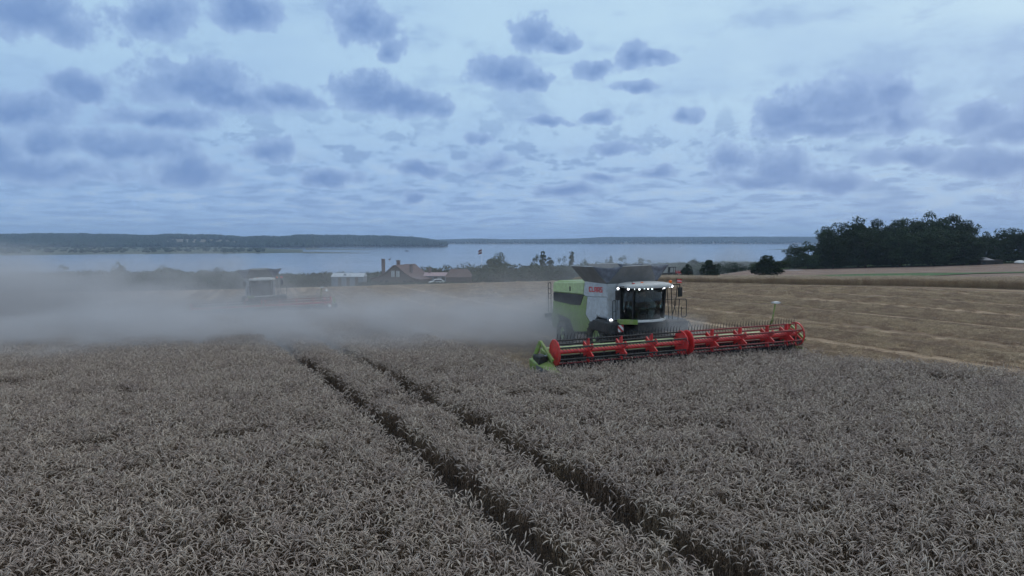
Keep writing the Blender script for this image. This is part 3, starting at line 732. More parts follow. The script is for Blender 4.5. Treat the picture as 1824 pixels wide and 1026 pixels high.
def stubble():
    g = np.random.default_rng(79); P = []
    for st, y0, y1, s in ((.62, 24, 62, 1.), (1.05, 62, 128, 1.55)):
        X, Y = np.meshgrid(np.arange(-34, 75, st), np.arange(y0, y1, st)); x = X.ravel() + g.uniform(-.2, .2, X.size); y = Y.ravel() + g.uniform(-.2, .2, X.size)
        k = (np.abs(x) < .78 * y + 4) & ~in_poly(x, y, WHEAT_POLY) & (x > -.55 * y)
        side = (x - STRIP_LINE[0].x) * PERP.x + (y - STRIP_LINE[0].y) * PERP.y; k &= side < -.3
        P.append(np.stack([x[k], y[k], np.full(k.sum(), s)], 1))
    P = np.concatenate(P); x, y, s = P.T; n = len(P)
    wheel = np.abs(((x * PERP.x + y * PERP.y) % 6.15) - 4.6); k = wheel > .45; x, y, s = x[k], y[k], s[k]; n = len(x)
    scatter('stubble', np.stack([x, y, terrain(x, y)], 1), np.stack([np.zeros(n), np.zeros(n), TH + g.normal(0, .06, n)], 1),
            np.stack([s, s, g.uniform(.8, 1.2, n) * np.sqrt(s)], 1), g.integers(0, 5, n), STUB, 'short pale stubble in rows on the cut field', 'stubble')
    Q = []
    for j in range(-6, 16):
        u0 = 6.4 + ORG.x * PERP.x + ORG.y * PERP.y + j * 6.15 - 3.1
        for t in np.arange(-140, 30, .95):
            xx = PERP.x * u0 + TRAV.x * t; yy = PERP.y * u0 + TRAV.y * t; u = u0 + .08 * math.sin(t * .11 + j) 
            xx += PERP.x * (u - u0); yy += PERP.y * (u - u0)
            Q.append((xx, yy))
    Q = np.array(Q); x, y = Q.T; side = (x - STRIP_LINE[0].x) * PERP.x + (y - STRIP_LINE[0].y) * PERP.y
    k = (y > 24) & (y < 128) & (np.abs(x) < .78 * y + 4) & ~in_poly(x, y, WHEAT_POLY) & (side < -1) & (x > -.5 * y) & (vnoise(x, y, 5, 9) > .1)
    lx = (x - ORG.x) * PERP.x + (y - ORG.y) * PERP.y; ly = -((x - ORG.x) * TRAV.x + (y - ORG.y) * TRAV.y); k &= ~((np.abs(lx) < 6.6) & (ly > -1) & (ly < 13))
    x, y = x[k], y[k]; n = len(x)
    scatter('straw_swaths', np.stack([x, y, terrain(x, y)], 1), np.stack([np.zeros(n), np.zeros(n), TH + g.normal(0, .2, n)], 1),
            np.stack([g.uniform(.8, 1.5, n), np.full(n, 1.1), g.uniform(.4, .8, n)], 1), g.integers(0, 4, n), SWATH, 'loose straw lying in long swaths on the stubble', 'straw')
stubble()

# ------------------------------------------------------------------ combine harvester (own axes: x across, y towards its tail, z up; origin under the reel)
GREEN = mat('machine_green', (.20, .31, .05), .45, var=.15, dust=.7, spec=.5)
PALEGREEN = mat('pale_green_paint', (.48, .60, .28), .45, var=.12, dust=.4)
GREY = mat('light_grey_paint', (.54, .57, .59), .42, var=.10, dust=.4, spec=.5)
ROOFGREY = mat('roof_grey', (.55, .55, .53), .45, var=.1, dust=.4)
RED = mat('machine_red', (.68, .036, .038), .40, var=.2, dust=.22, spec=.45)
DARKRED = mat('dark_red_paint', (.22, .018, .022), .45, var=.2, dust=.2)
BLACK = mat('black_steel', (.018, .018, .019), .5, var=.3, dust=.15)
RUBBER = mat('rubber', (.022, .021, .02), .85, var=.3, dust=.45, vscale=6)
GALV = mat('galvanised_sheet', (.22, .22, .225), .5, .2, var=.15, dust=.25, vscale=2)
FABRIC = mat('tarpaulin', (.16, .17, .20), .8, var=.25, bump=.6, bscale=5, vscale=4)
WHITE = mat('white_paint', (.72, .72, .70), .45, var=.06)
ORANGE = mat('amber_lens', (.85, .16, .02), .3, var=.05)
LAMP = mat('lamp_lens', (.9, .9, .9), .2, emit=4.5, var=0)
STEEL = mat('bright_steel', (.45, .45, .45), .4, .6, var=.15)
def glass_mat(name, alpha):
    m = bpy.data.materials.new(name); m.use_nodes = True; T = NT(m.node_tree); o = T.n['Material Output']; T.n.remove(T.n['Principled BSDF'])
    tr = T.new('ShaderNodeBsdfTransparent'); tr.inputs[0].default_value = (.62, .72, .70, 1)
    gl = T.new('ShaderNodeBsdfGlossy'); gl.inputs['Roughness'].default_value = .06
    df = T.new('ShaderNodeBsdfDiffuse'); df.inputs[0].default_value = (.10, .10, .09, 1)
    fr = T.new('ShaderNodeFresnel'); fr.inputs[0].default_value = 1.5
    mx = T.new('ShaderNodeMixShader'); mx.inputs[0].default_value = alpha; T.l.new(tr.outputs[0], mx.inputs[1]); T.l.new(df.outputs[0], mx.inputs[2])
    m2 = T.new('ShaderNodeMixShader'); T.l.new(fr.outputs[0], m2.inputs[0]); T.l.new(mx.outputs[0], m2.inputs[1]); T.l.new(gl.outputs[0], m2.inputs[2])
    T.l.new(m2.outputs[0], o.inputs[0]); return m
GLASS = glass_mat('cab_glass', .16)
def board_mat():
    m = bpy.data.materials.new('warning_stripes'); m.use_nodes = True; T = NT(m.node_tree); b = T.n['Principled BSDF']
    x, y, z = T.sep(T.new('ShaderNodeTexCoord').outputs['Object'])
    s = T.m('FRACT', T.m('MULTIPLY', T.m('ADD', x, z), 3.6)); T.put(b.inputs['Base Color'], T.mix(T.m('GREATER_THAN', s, .5), (.7, .7, .7), (.5, .03, .03))); return m
STRIPES = board_mat()
ZR = 1.40
LETTERS = {'C': [[(0,0),(0,5),(4,5),(4,3.9),(1.3,3.9),(1.3,1.1),(4,1.1),(4,0)]], 'L': [[(0,0),(0,5),(1.3,5),(1.3,1.1),(4,1.1),(4,0)]],
           'A': [[(0,0),(0,5),(4,5),(4,0),(2.75,0),(2.75,3.9),(1.3,3.9),(1.3,0)], [(1.25,1.3),(1.25,2.3),(2.8,2.3),(2.8,1.3)]],
           'S': [[(0,0),(0,1.1),(2.7,1.1),(2.7,2.0),(0,2.0),(0,5),(4,5),(4,3.9),(1.3,3.9),(1.3,3.0),(4,3.0),(4,0)]]}

def build_machine():
    root = empty('combine_harvester', (0, 0, 0))
    P = lambda mb, nm, m, par=root, bev=0., sm=False: mb.build(nm, m, par, bev, sm)
    XR, XL = -1.6, 1.08; XM = (XR + XL) / 2; YF = 3.95
    # lower body, tank, hood
    P(MB().box(XR+.25, XL-.25, 4.2, 10.2, .95, 2.4), 'chassis', BLACK, bev=.05)
    P(MB().prism([(YF,2.05),(YF,3.76),(6.4,3.72),(6.4,2.05)], YZ, XR+.03, XL-.03), 'grain_tank', GREY, bev=.04)
    hood = P(MB().prism([(6.45,2.4),(6.45,3.60),(6.8,3.66),(9.9,3.58),(10.25,3.45),(10.42,3.1),(10.42,2.2),(8,2.2)], YZ, XR+.06, XL-.06), 'engine_hood', GREEN, bev=.08)
    P(MB().box(XR+.3, XL-.3, 10.42, 10.47, 2.3, 3.2), 'rear_grille', BLACK, hood)
    P(MB().box(XM-.9, XM+.9, 9.7, 11.0, .8, 2.15), 'straw_chopper', BLACK, bev=.06)
    P(MB().prism([(10.1,.9),(10.1,2.5),(10.7,2.2),(11.0,1.4),(10.8,.8)], YZ, XM-1.2, XM+1.2), 'tail_panel', GREEN, bev=.05)
    for s, X in ((-1, XR), (1, XL)):
        t0, t1 = (X, X + .07) if s < 0 else (X - .07, X)
        def pan(poly, nm, m, off=0., bev=.02):
            return P(MB().prism(poly, YZ, t0 + (-off if s < 0 else 0), t1 + (off if s > 0 else 0)), nm, m, bev=bev)
        up = pan([(10.36,2.92),(10.30,3.38),(10.1,3.50),(6.36,3.67),(6.52,3.06)], 'upper_side_panel', PALEGREEN, .03, .04)
        if s < 0: P(MB().box(X-.045, X-.028, 7.98, 8.12, 3.12, 3.36), 'vent', BLACK, up)
        gr = pan([(10.38,2.42),(10.36,2.88),(6.56,3.02),(6.9,2.46),(8.0,2.40)], 'side_grille', BLACK, -.0)
        for k in range(7):
            z = 2.48 + k * .065; y1 = 6.95 - .05 * k
            a, b = (X - .012, X) if s < 0 else (X, X + .012); P(MB().box(a, b, y1 + .05, 10.3, z, z + .022), 'slat', BLACK, gr)
        pan([(10.42,1.75),(10.40,2.39),(8.0,2.37),(6.86,2.43),(6.48,3.0),(6.08,2.96),(6.30,2.05),(5.7,1.62),(6.1,1.2),(7.6,1.0),(8.2,1.6),(9.6,1.7)], 'green_side_panel', GREEN, .01)
        pan([(6.05,2.95),(3.98,3.09),(3.95,2.12),(4.93,2.13),(5.45,1.66),(5.66,1.66),(6.25,2.06)], 'grey_side_panel', GREY, .012)
        tp = pan([(6.33,3.70),(3.97,3.75),(3.95,3.12),(6.06,2.99),(6.48,3.03)], 'tank_side_panel', GREY, .016)
        w = .205; h0 = .26
        for i, ch in enumerate('CLAAS'):
            mb = MB()
            for poly in LETTERS[ch]:
                pts = []
                for (a, b) in poly:
                    u = i * .298 + a / 4 * .245; q = b / 5 * h0
                    y = 5.83 - u if s < 0 else 4.31 + u
                    pts.append((y, 3.235 + q + .05 * (5.83 - y if s < 0 else y - 4.31)*.9))
                mb.prism(pts, YZ, *((X - .030, X - .0165) if s < 0 else (X + .0165, X + .030)))
            P(mb, 'letter', RED, tp)
    for s, X in ((-1, XR), (1, XL)):       # wall beside the cab
        P(MB().prism([(X, 2.0), (X, 3.74), (X - s * .55, 3.74), (X - s * .55, 2.0)], XZ, YF - .06, YF - .002), 'front_wall_panel', GREY, bev=.015)
    P(MB().path([(-1.40,3.78,2.05),(-1.40,3.78,2.9),(-1.37,3.78,2.95),(-1.26,3.78,2.95),(-1.23,3.78,2.9),(-1.23,3.78,2.05)], .017).path([(-1.40,3.78,2.42),(-1.23,3.78,2.42)], .012), 'grab_handle', BLACK)
    P(MB().tube((.72, 5.4, 3.86), (.72, 10.9, 3.72), .17, n=14), 'unloading_auger', GREY, sm=False)
    P(MB().box(-1.0, -.2, 6.6, 7.5, 3.6, 3.74), 'air_filter_cover', GREY, bev=.03)
    # hopper flaps and their cloth corners
    zb, zt, o = 3.74, 4.58, .74
    A = {'rf': (XR, YF, zb), 'rr': (XR, 6.4, zb), 'lf': (XL, YF, zb), 'lr': (XL, 6.4, zb)}
    tR = [(XR-o, YF+.05, zt), (XR-o, 6.4, zt-.04)]; tL = [(XL+o, YF+.05, zt), (XL+o, 6.4, zt-.04)]
    tF = [(-1.05, YF-.52, zt+.0), (.45, YF-.52, zt+.02)]; tB = [(XR+.5, 6.4+.52, zt-.02), (XL-.5, 6.4+.52, zt-.02)]
    def sheet(pts, t=.02):
        p = [Vector(q) for q in pts]; n = (p[1]-p[0]).cross(p[2]-p[0]).normalized() * t
        k = len(p); return MB().add([q - n/2 for q in p] + [q + n/2 for q in p], [list(range(k)), list(range(k, 2*k))[::-1]] + [[i, (i+1) % k, (i+1) % k + k, i + k] for i in range(k)])
    for q in ([A['rf'], A['rr'], tR[1], tR[0]], [A['lr'], A['lf'], tL[0], tL[1]], [A['lf'], A['rf'], tF[0], tF[1]], [A['rr'], A['lr'], tB[1], tB[0]]):
        fl = P(sheet(q, .025), 'hopper_flap', GALV); P(MB().tube(q[2], q[3], .025, n=6), 'rim', STEEL, fl)
    for a, b, c in ((A['rf'], tR[0], tF[0]), (A['lf'], tF[1], tL[0]), (A['rr'], tB[0], tR[1]), (A['lr'], tL[1], tB[1])):
        a, b, c = Vector(a), Vector(b), Vector(c); v = []; fc = []; N = 8
        nn = (b-a).cross(c-a).normalized()
        for i in range(N + 1):
            for j in range(N + 1):
                p = a.lerp(b.lerp(c, j / N), i / N); sag = math.sin(math.pi * j / N) * (i / N)
                p = p - Vector((p.x - XM, p.y - 5.2, 0)).normalized() * .16 * sag + nn * .03 * math.sin(i * 1.9 + j * .8) * math.sin(math.pi * j / N); p.z -= .07 * sag * (i / N); v.append(p)
        for i in range(N):
            for j in range(N): k = i * (N + 1) + j; fc.append([k, k + 1, k + N + 2, k + N + 1])
        ob = mesh_obj('cloth_corner', v, fc, FABRIC, root, True); md = ob.modifiers.new('thick', 'SOLIDIFY'); md.thickness = .01
    # cab
    cx = -.13
    fl = [(cx-.99, 3.52), (cx-.97, 3.2), (cx-.82, 2.72), (cx-.45, 2.50), (cx, 2.43), (cx+.45, 2.50), (cx+.82, 2.72), (cx+.97, 3.2), (cx+.99, 3.52)]
    zf, zr = 2.08, 3.62
    P(MB().prism([(a*1, b) for a, b in fl], XY, zf-.16, zf), 'cab_floor', BLACK, bev=.02)
    lean = lambda p, z: (cx + (p[0]-cx) * (1 + .02 * (z-zf)), p[1] - .10 * (z-zf) * (1 if p[1] < 3 else .3), z)
    def pane(i0, i1, nm):
        mb = MB(); pts = fl[i0:i1+1]; v = []
        for p in pts: v += [lean(p, zf+.02), lean(p, zr)]
        mb.add(v, [[2*k, 2*k+2, 2*k+3, 2*k+1] for k in range(len(pts)-1)]); ob = mb.build(nm, GLASS, root, recalc=False, smooth=True)
        md = ob.modifiers.new('thick', 'SOLIDIFY'); md.thickness = .012; return ob
    pane(2, 6, 'windscreen'); pane(0, 2, 'side_window'); pane(6, 8, 'side_window')
    for i, r in ((0, .05), (2, .035), (6, .06), (8, .05)):
        P(MB().tube(lean(fl[i], zf), lean(fl[i], zr + .02), r, n=8), 'cab_pillar', BLACK)
    P(MB().box(cx-.95, cx+.25, 3.50, 3.55, zf, zr), 'cab_rear_wall', BLACK)
    P(MB().box(cx-.93, cx+.15, 3.56, YF-.07, 1.9, 3.6), 'cab_mount', GREY, bev=.03)
    seat = P(MB().box(cx-.28, cx+.28, 3.05, 3.5, 2.45, 2.58).box(cx-.28, cx+.28, 3.36, 3.47, 2.5, 3.2).box(cx-.18, cx+.18, 3.1, 3.4, 2.08, 2.45), 'driver_seat', BLACK, bev=.05)
    P(MB().tube((cx, 2.72, 2.08), (cx, 2.85, 2.75), .04).lathe([(.19,0),(.2,.015),(.19,.03)], (cx, 2.87, 2.78), 'z', 16), 'steering_column', BLACK)
    P(MB().box(cx+.35, cx+.55, 2.75, 3.3, 2.5, 2.62).bar((cx+.5, 2.72, 2.6), (cx+.52, 2.74, 3.2), .2, .03), 'control_console', BLACK)
    # roof: crowned, rounded in plan
    mb = MB(); n = 28; ring = []
    for (s, z) in ((.985, 3.60), (1.0, 3.66), (.985, 3.72), (.9, 3.775), (.6, 3.83), (.0, 3.85)):
        for k in range(n):
            a = 2*math.pi*k/n; ca, sa = math.cos(a), math.sin(a); e = 2/3.2
            mb.v.append(Vector((cx + .10 + s*1.22*abs(ca)**e*(1 if ca > 0 else -1), 3.2 + s*.98*abs(sa)**e*(1 if sa > 0 else -1), z)))
    for j in range(5):
        for k in range(n): mb.f.append([j*n+k, j*n+(k+1) % n, (j+1)*n+(k+1) % n, (j+1)*n+k])
    roof = P(mb, 'cab_roof', ROOFGREY, sm=True)
    P(MB().prism([(a*1.03, b-.06) for a, b in fl[1:8]], XY, 3.55, 3.645), 'light_bar', BLACK, bev=.02)
    for x, z in ((-1.16,3.575),(-.95,3.595),(-.74,3.575),(-.53,3.60),(-.36,3.58),(-.15,3.58),(.63,3.57),(.83,3.60)):
        y = 2.36 + .35 * abs((x - cx) / .9) ** 2.2 * .9; big = x < -.6 or x == -.15
        r = .058 if big else .042
        l = P(MB().lathe([(0,.09),(r*.8,.08),(r*1.1,.01),(r*1.1,0),(r,.0)], (x, y-.06, z), 'y', 12), 'work_light', BLACK)
        P(MB().lathe([(0,-.008),(r*.6,-.006),(r*.98,.004)], (x, y-.06, z), 'y', 12), 'lens', LAMP, l)
    for s, (mx, mz) in ((-1, (-1.60, 3.29)), (1, (1.76, 3.31))):
        P(MB().path([(cx+s*1.0, 3.0, 3.66), (mx, 2.95, 3.66), (mx, 2.95, mz)], .025), 'mirror_arm', BLACK)
        mi = P(MB().box(mx-.12, mx+.12, 2.88, 2.97, mz-.24, mz+.22), 'mirror', BLACK, bev=.04)
        for k, lx in enumerate(((mx-.02,) if s < 0 else (1.14, 1.27))):
            l = P(MB().lathe([(0,.09),(.06,.08),(.075,.01),(.075,0),(.06,.0)], (lx, 2.86, 3.6), 'y', 12), 'work_light', BLACK)
            P(MB().lathe([(0,-.008),(.04,-.006),(.062,.004)], (lx, 2.86, 3.6), 'y', 12), 'lens', LAMP, l)
    for x, y in ((-.43, 2.75), (1.33, 3.1)):
        b = P(MB().tube((x, y, 3.68), (x, y, 3.75), .03), 'beacon_stem', BLACK); P(MB().lathe([(.075,.0),(.08,.06),(.06,.12),(0,.14)], (x, y, 3.74), 'z', 12), 'beacon', ORANGE, b, sm=True)
    for x, y, drop in ((-.98, 2.7, 1), (1.62, 3.0, 0)):
        f_ = P(MB().tube((x, y, 3.6), (x, y, 3.95), .012), 'flag_staff', BLACK)
        z0 = 3.45 if drop else 3.74; hgt = .40 if drop else .18; wd = .12 if drop else .24
        for k, (a, b, m) in enumerate(((0,.4,RED),(.4,.6,WHITE),(.6,1,RED))):
            P(MB().bar((x+.01, y-.015+.01*k, z0 + hgt*(a+b)/2), (x+wd, y-.05, z0 + hgt*(a+b)/2 - .02), .012, hgt*(b-a)*.98), 'pennant_stripe', m, f_)
    # apron below the windscreen
    ap = [(-1.45,2.95),(-.8,2.48),(-.13,2.33),(.5,2.48),(.95,2.9)]
    def apron(i0, i1, z0, z1, nm, m, off=0.):
        mb = MB(); q = ap[i0:i1+1]; v = []
        for x, y in q: v += [(x, y-off, z0), (x, y-off, z1), (x, y+.3, z0), (x, y+.3, z1)]
        f_ = []
        for k in range(len(q)-1): a = 4*k; f_ += [[a,a+4,a+5,a+1],[a+2,a+3,a+7,a+6],[a+1,a+5,a+7,a+3],[a,a+2,a+6,a+4]]
        e = 4*(len(q)-1); f_ += [[0,1,3,2],[e,e+2,e+3,e+1]]
        mb.add(v, f_); return P(mb, nm, m, bev=.015)
    apron(0, 1, 1.92, 2.14, 'green_apron', GREEN); apron(1, 4, 2.02, 2.13, 'white_apron', WHITE, .01); apron(1, 4, 1.6, 2.0, 'lower_apron', BLACK)
    P(MB().box(-1.62, -1.34, 2.86, 2.88, 1.58, 1.9), 'warning_board', STRIPES)
    l = P(MB().lathe([(0,.1),(.07,.09),(.1,.0)], (-1.48, 3.8, 2.0), 'y', 14), 'front_light', BLACK); P(MB().lathe([(0,-.012),(.06,-.01),(.09,.002)], (-1.48, 3.79, 2.0), 'y', 14), 'lens', LAMP, l)
    P(MB().prism([(3.0,1.45),(3.05,1.98),(4.6,2.02),(5.3,1.75),(5.2,1.45)], YZ, -1.95, -1.2), 'fender', BLACK, bev=.06)
    pl = P(MB().prism([(2.7,1.45),(2.75,1.92),(3.0,2.0),(4.7,2.0),(5.3,1.75),(5.2,1.45)], YZ, .98, 2.12), 'platform', BLACK, bev=.06)
    P(MB().path([(.86,3.0,2.1),(.84,3.0,2.98),(2.13,3.0,2.94),(2.17,3.0,2.86),(2.17,3.0,2.14),(2.1,3.0,2.08),(1.93,3.0,2.08),(1.89,3.0,2.14),(1.89,3.0,2.58)], .02)
      .path([(1.70,3.0,1.98),(1.78,3.0,2.94)], .02).path([(1.32,3.2,1.98),(1.22,3.2,3.5)], .02).path([(1.42,3.05,2.0),(1.34,3.05,3.6)], .022)
      .path([(1.45,3.1,2.2),(1.62,3.1,2.7),(1.72,3.1,3.58)], .02).path([(1.66,3.1,2.2),(1.55,3.1,2.7),(1.58,3.1,2.9)], .015).path([(1.89,3.0,2.5),(2.17,3.0,2.5)], .014), 'guard_rail', BLACK)
    P(MB().path([(2.2,2.9,1.9),(2.34,2.7,1.5),(2.36,2.7,.6)], .025).path([(2.2,3.4,1.9),(2.34,3.2,1.5),(2.36,3.2,.6)], .025), 'ladder_side', BLACK)
    for z in (.7, .98, 1.26): P(MB().box(2.25, 2.42, 2.7, 3.2, z, z + .03), 'ladder_step', BLACK)
    P(MB().path([(-1.25,11.9,1.2),(-1.25,11.9,3.3)], .02).path([(-1.25,11.5,1.2),(-1.25,11.5,3.34)], .02).path([(-1.25,11.9,3.3),(-1.25,11.5,3.34)], .02), 'rear_ladder_side', BLACK)
    for k in range(7): P(MB().tube((-1.25,11.5,1.3+.28*k), (-1.25,11.9,1.3+.28*k), .015, n=6), 'rear_ladder_rung', BLACK)
    P(MB().box(-1.3,-1.0,10.9,11.9,1.15,1.22), 'rear_step', BLACK)
    P(MB().box(-1.75,-1.35,11.1,11.35,1.35,1.6), 'tail_light', BLACK, bev=.03)
    # feeder house, axles, wheels
    P(MB().prism([(1.0,.45),(1.0,1.25),(4.2,2.0),(4.4,1.1)], YZ, XM-.75, XM+.85), 'feeder_house', BLACK, bev=.03)
    P(MB().tube((XM-1.5,4.7,1.0),(XM+1.5,4.7,1.0),.14), 'front_axle', BLACK); P(MB().tube((XM-1.4,9.0,.72),(XM+1.4,9.0,.72),.1), 'rear_axle', BLACK)
    def wheel(x, y, r, w, side):
        prof = [(r*.52,-w*.42),(r*.6,-w*.5),(r*.9,-w*.5),(r*.97,-w*.38),(r*.97,w*.38),(r*.9,w*.5),(r*.6,w*.5),(r*.52,w*.42)]
        t = P(MB().lathe(prof, (x, y, r), 'x', 28), 'wheel', RUBBER)
        mb = MB()
        for k in range(22):
            a = 2*math.pi*k/22
            for sgn in (-1, 1):
                a2 = a + (.14 if sgn > 0 else 0); p = lambda aa, q, xx: Vector((x+xx, y+q*math.cos(aa), r+q*math.sin(aa)))
                mb.bar(p(a2, r*.985, sgn*.02), p(a2+.2, r*.975, sgn*w*.47), .05, .06, up=p(a2, 1, 0)-Vector((x, y, r)))
        P(mb, 'tread_lugs', RUBBER, t)
        P(MB().lathe([(r*.52,-w*.3*side),(r*.5,w*.3*side),(r*.42,w*.12*side),(r*.15,w*.1*side),(r*.12,w*.25*side),(0,w*.25*side)], (x, y, r), 'x', 20), 'rim', PALEGREEN, t)
    for s in (-1, 1): wheel(XM + s*1.28, 4.7, .98, .72, s); wheel(XM + s*1.2, 9.0, .72, .55, s)

    # ---- header
    HW = 6.12
    bw = P(MB().prism([(.95,.30),(.95,1.42),(1.03,1.45),(1.12,1.42),(1.12,.30)], YZ, -HW, HW), 'header_back_wall', PALEGREEN, bev=.02); P(MB().box(-HW, HW, .92, .948, .32, 1.10), 'lower_wall', BLACK, bw)
    P(MB().box(-HW, HW, 1.12, 1.28, 1.2, 1.38), 'header_beam', GREEN, bev=.02)
    for k in range(11): x = -5.6 + k * 1.12; P(MB().bar((x, .94, 1.05), (x+.0, .94, 1.36), .05, .02, up=(0, 1, 0)), 'wall_rib', BLACK, bw)
    P(MB().prism([(.16,.16),(.16,.19),(.4,.30),(.95,.34),(.95,.26),(.4,.22)], YZ, -HW, HW), 'cutting_table', GALV)
    P(MB().box(-HW, HW, .06, .16, .15, .18), 'knife_bar', STEEL)
    au = P(MB().tube((-HW, .55, .68), (HW, .55, .68), .22, n=14), 'intake_auger', BLACK)
    mb = MB(); N = 360
    for k in range(N + 1):
        x = -HW + 2*HW*k/N; a = (x if x < 0 else -x) * 2*math.pi/.62
        mb.v += [Vector((x, .55+.22*math.cos(a), .68+.22*math.sin(a))), Vector((x, .55+.33*math.cos(a), .68+.33*math.sin(a)))]
    mb.f = [[2*k, 2*k+2, 2*k+3, 2*k+1] for k in range(N)]; P(mb, 'auger_flight', BLACK, au)
    for s in (-1, 1):
        X = s * (HW + .04); w1 = .62 if s < 0 else .26; yo = 0 if s < 0 else .75
        P(MB().prism([(1.2,.25),(1.2,1.40),(.6,1.30),(-.5+yo*.6,.72),(-1.05+yo,.42),(-.9+yo,.18)], YZ, X-.035, X+.035), 'side_plate', GREEN, bev=.02)
        d = P(MB().add([(X+s*.06,1.1,.35),(X+s*w1*.9,1.1,.40),(X+s*w1,1.05,1.05),(X+s*.06,1.0,1.22),(X+s*.05,-1.1+yo,.45),(X+s*w1*.45,-1.15+yo,.40),(X+s*w1*.55,-1.05+yo,.68),(X+s*.06,-1.0+yo,.80)],
                      [[0,1,2,3],[4,7,6,5],[0,4,5,1],[1,5,6,2],[2,6,7,3],[3,7,4,0]]), 'crop_divider', GREEN, bev=.05)
        if s < 0: P(MB().add([(X+s*.36,-1.04,.70),(X+s*.30,-1.16,.42),(X+s*.60,.2,.46),(X+s*.625,.25,.93)], [[0,1,2,3]]), 'wear_plate', GALV, d)
        P(MB().bar((X+s*.42,1.0,1.0), (X+s*.20,.75,1.78), .12, .16).bar((X+s*.20,.78,1.76), (X+s*.12,-.32,1.14), .10, .13), 'reel_arm', GREEN, bev=.02)
        P(MB().tube((X+s*.3,.85,1.0), (X+s*.18,.1,1.3), .04), 'hydraulic_ram', STEEL)
        P(MB().box(min(X+s*.1,X+s*.5), max(X+s*.1,X+s*.5), .2, .9, .8, 1.25), 'drive_cover', BLACK, bev=.05)
    P(MB().bar((.03, 1.1, 1.55), (.03, -.28, 1.46), .06, .12), 'middle_reel_arm', BLACK, bev=.01)
    # reel
    reel = P(MB().tube((-HW+.1, 0, ZR), (-.1, 0, ZR), .085, n=16).tube((.1, 0, ZR), (HW-.15, 0, ZR), .105, n=16), 'reel', RED)
    RB = .47; ANG = (90, 30, -30, -90, -150, 150)
    bp = lambda a, r=RB: (-math.cos(R(a)) * r, ZR + math.sin(R(a)) * r)
    def star(x, r0, r1, t):
        pts = []
        for a in ANG[::-1]:
            for da, rr in ((-10, r1), (10, r1), (30, r0)): pts.append((-math.cos(R(a+da)) * rr, ZR + math.sin(R(a+da)) * rr))
        return MB().prism(pts, YZ, x - t, x + t)
    for x in (-4.58, -3.06, -1.62, 1.44, 2.92, 4.41, 5.5): P(star(x, .19, .50, .03), 'spider', RED, reel)
    for x in (-HW+.07, -.14, .16): P(MB().lathe([(0,-.02),(.34,-.02),(.52,-.035),(.54,0),(.52,.02),(.36,.02),(0,.02)], (x, 0, ZR), 'x', 36), 'end_disc', RED, reel)
    P(MB().lathe([(.50,-.03),(.55,-.03),(.55,.03),(.50,.03),(.50,-.03)], (HW-.08, 0, ZR), 'x', 36), 'end_ring', RED, reel)
    for a in ANG: y, z = bp(a, .5); P(MB().bar((HW-.08, 0, ZR), (HW-.08, y, z), .03, .07), 'spoke', RED, reel)
    tv = MB(); tv.tube((0,0,0), (.012,.03,.13), .018, .015, 4).tube((.012,.03,.13), (.055,.03,.27), .015, .007, 4)
    tine_me = None; rest = MB()
    for ai, a in enumerate(ANG):
        y, z = bp(a)
        for h in (0, 1):
            x0, x1 = (-HW+.1, -.16) if h == 0 else (.18, HW-.12)
            P(MB().tube((x0, y, z), (x1, y, z), .034, n=8), 'tine_bar', (BLACK if (h == 0 and a != -90) else DARKRED), reel)
            tilt = {90: 0., 30: 2.2, -30: 2.7, -90: 3.0, -150: -2.8, 150: -.5}[a]
            n = 39
            for k in range(n):
                x = x0 + .06 + (x1 - x0 - .12) * k / (n - 1)
                if ai in (0, 1, 2):
                    if tine_me is None:
                        o_ = P(tv, 'tine', BLACK, reel); tine_me = o_.data
                    else:
                        o_ = bpy.data.objects.new('tine', tine_me); COL.objects.link(o_); o_.parent = reel
                    o_.location = (x, y, z); o_.rotation_euler = (tilt, 0, 0)
                else:
                    M = Matrix.Translation((x, y, z)) @ Euler((tilt, 0, 0)).to_matrix().to_4x4(); rest.add([M @ v for v in tv.v], tv.f)
    tag(P(rest, 'hidden_tines', BLACK, reel), 'rows of tines on the far side of the reel', kind='stuff')
    po = P(MB().tube((5.15, .9, 1.35), (5.18, .55, 2.05), .045).tube((5.18,.55,2.05), (5.28,.5,2.78), .032), 'sensor_mast', GREEN)
    P(MB().prism([(5.16,2.80),(5.14,2.86),(5.44,2.88),(5.52,2.82),(5.36,2.78)], XZ, .4, .62), 'sensor_head', WHITE, po)
    P(MB().bar((5.0,.85,1.4),(5.9,.2,1.55),.08,.1), 'mast_bracket', GREEN)
    return root
near = build_machine()
near.location = ORG + Vector((0, 0, 0)); near.rotation_euler = (0, -.015, TH)
tag(near, 'green and grey combine harvester with wide red reel, close by with its work lights on', 'combine harvester', 'combine harvesters in the field')
far = copy_tree(near); far.location = FAR_ORG; far.rotation_euler = (0, -.02, TH)
OFFLENS = mat('unlit_lens', (.35, .36, .36), .2, var=0)
for o in far.children_recursive:
    if o.name.startswith('lens'): o.material_slots[0].link = 'OBJECT'; o.material_slots[0].material = OFFLENS
far['label'] = 'distant combine harvester half hidden in its own dust on the left'

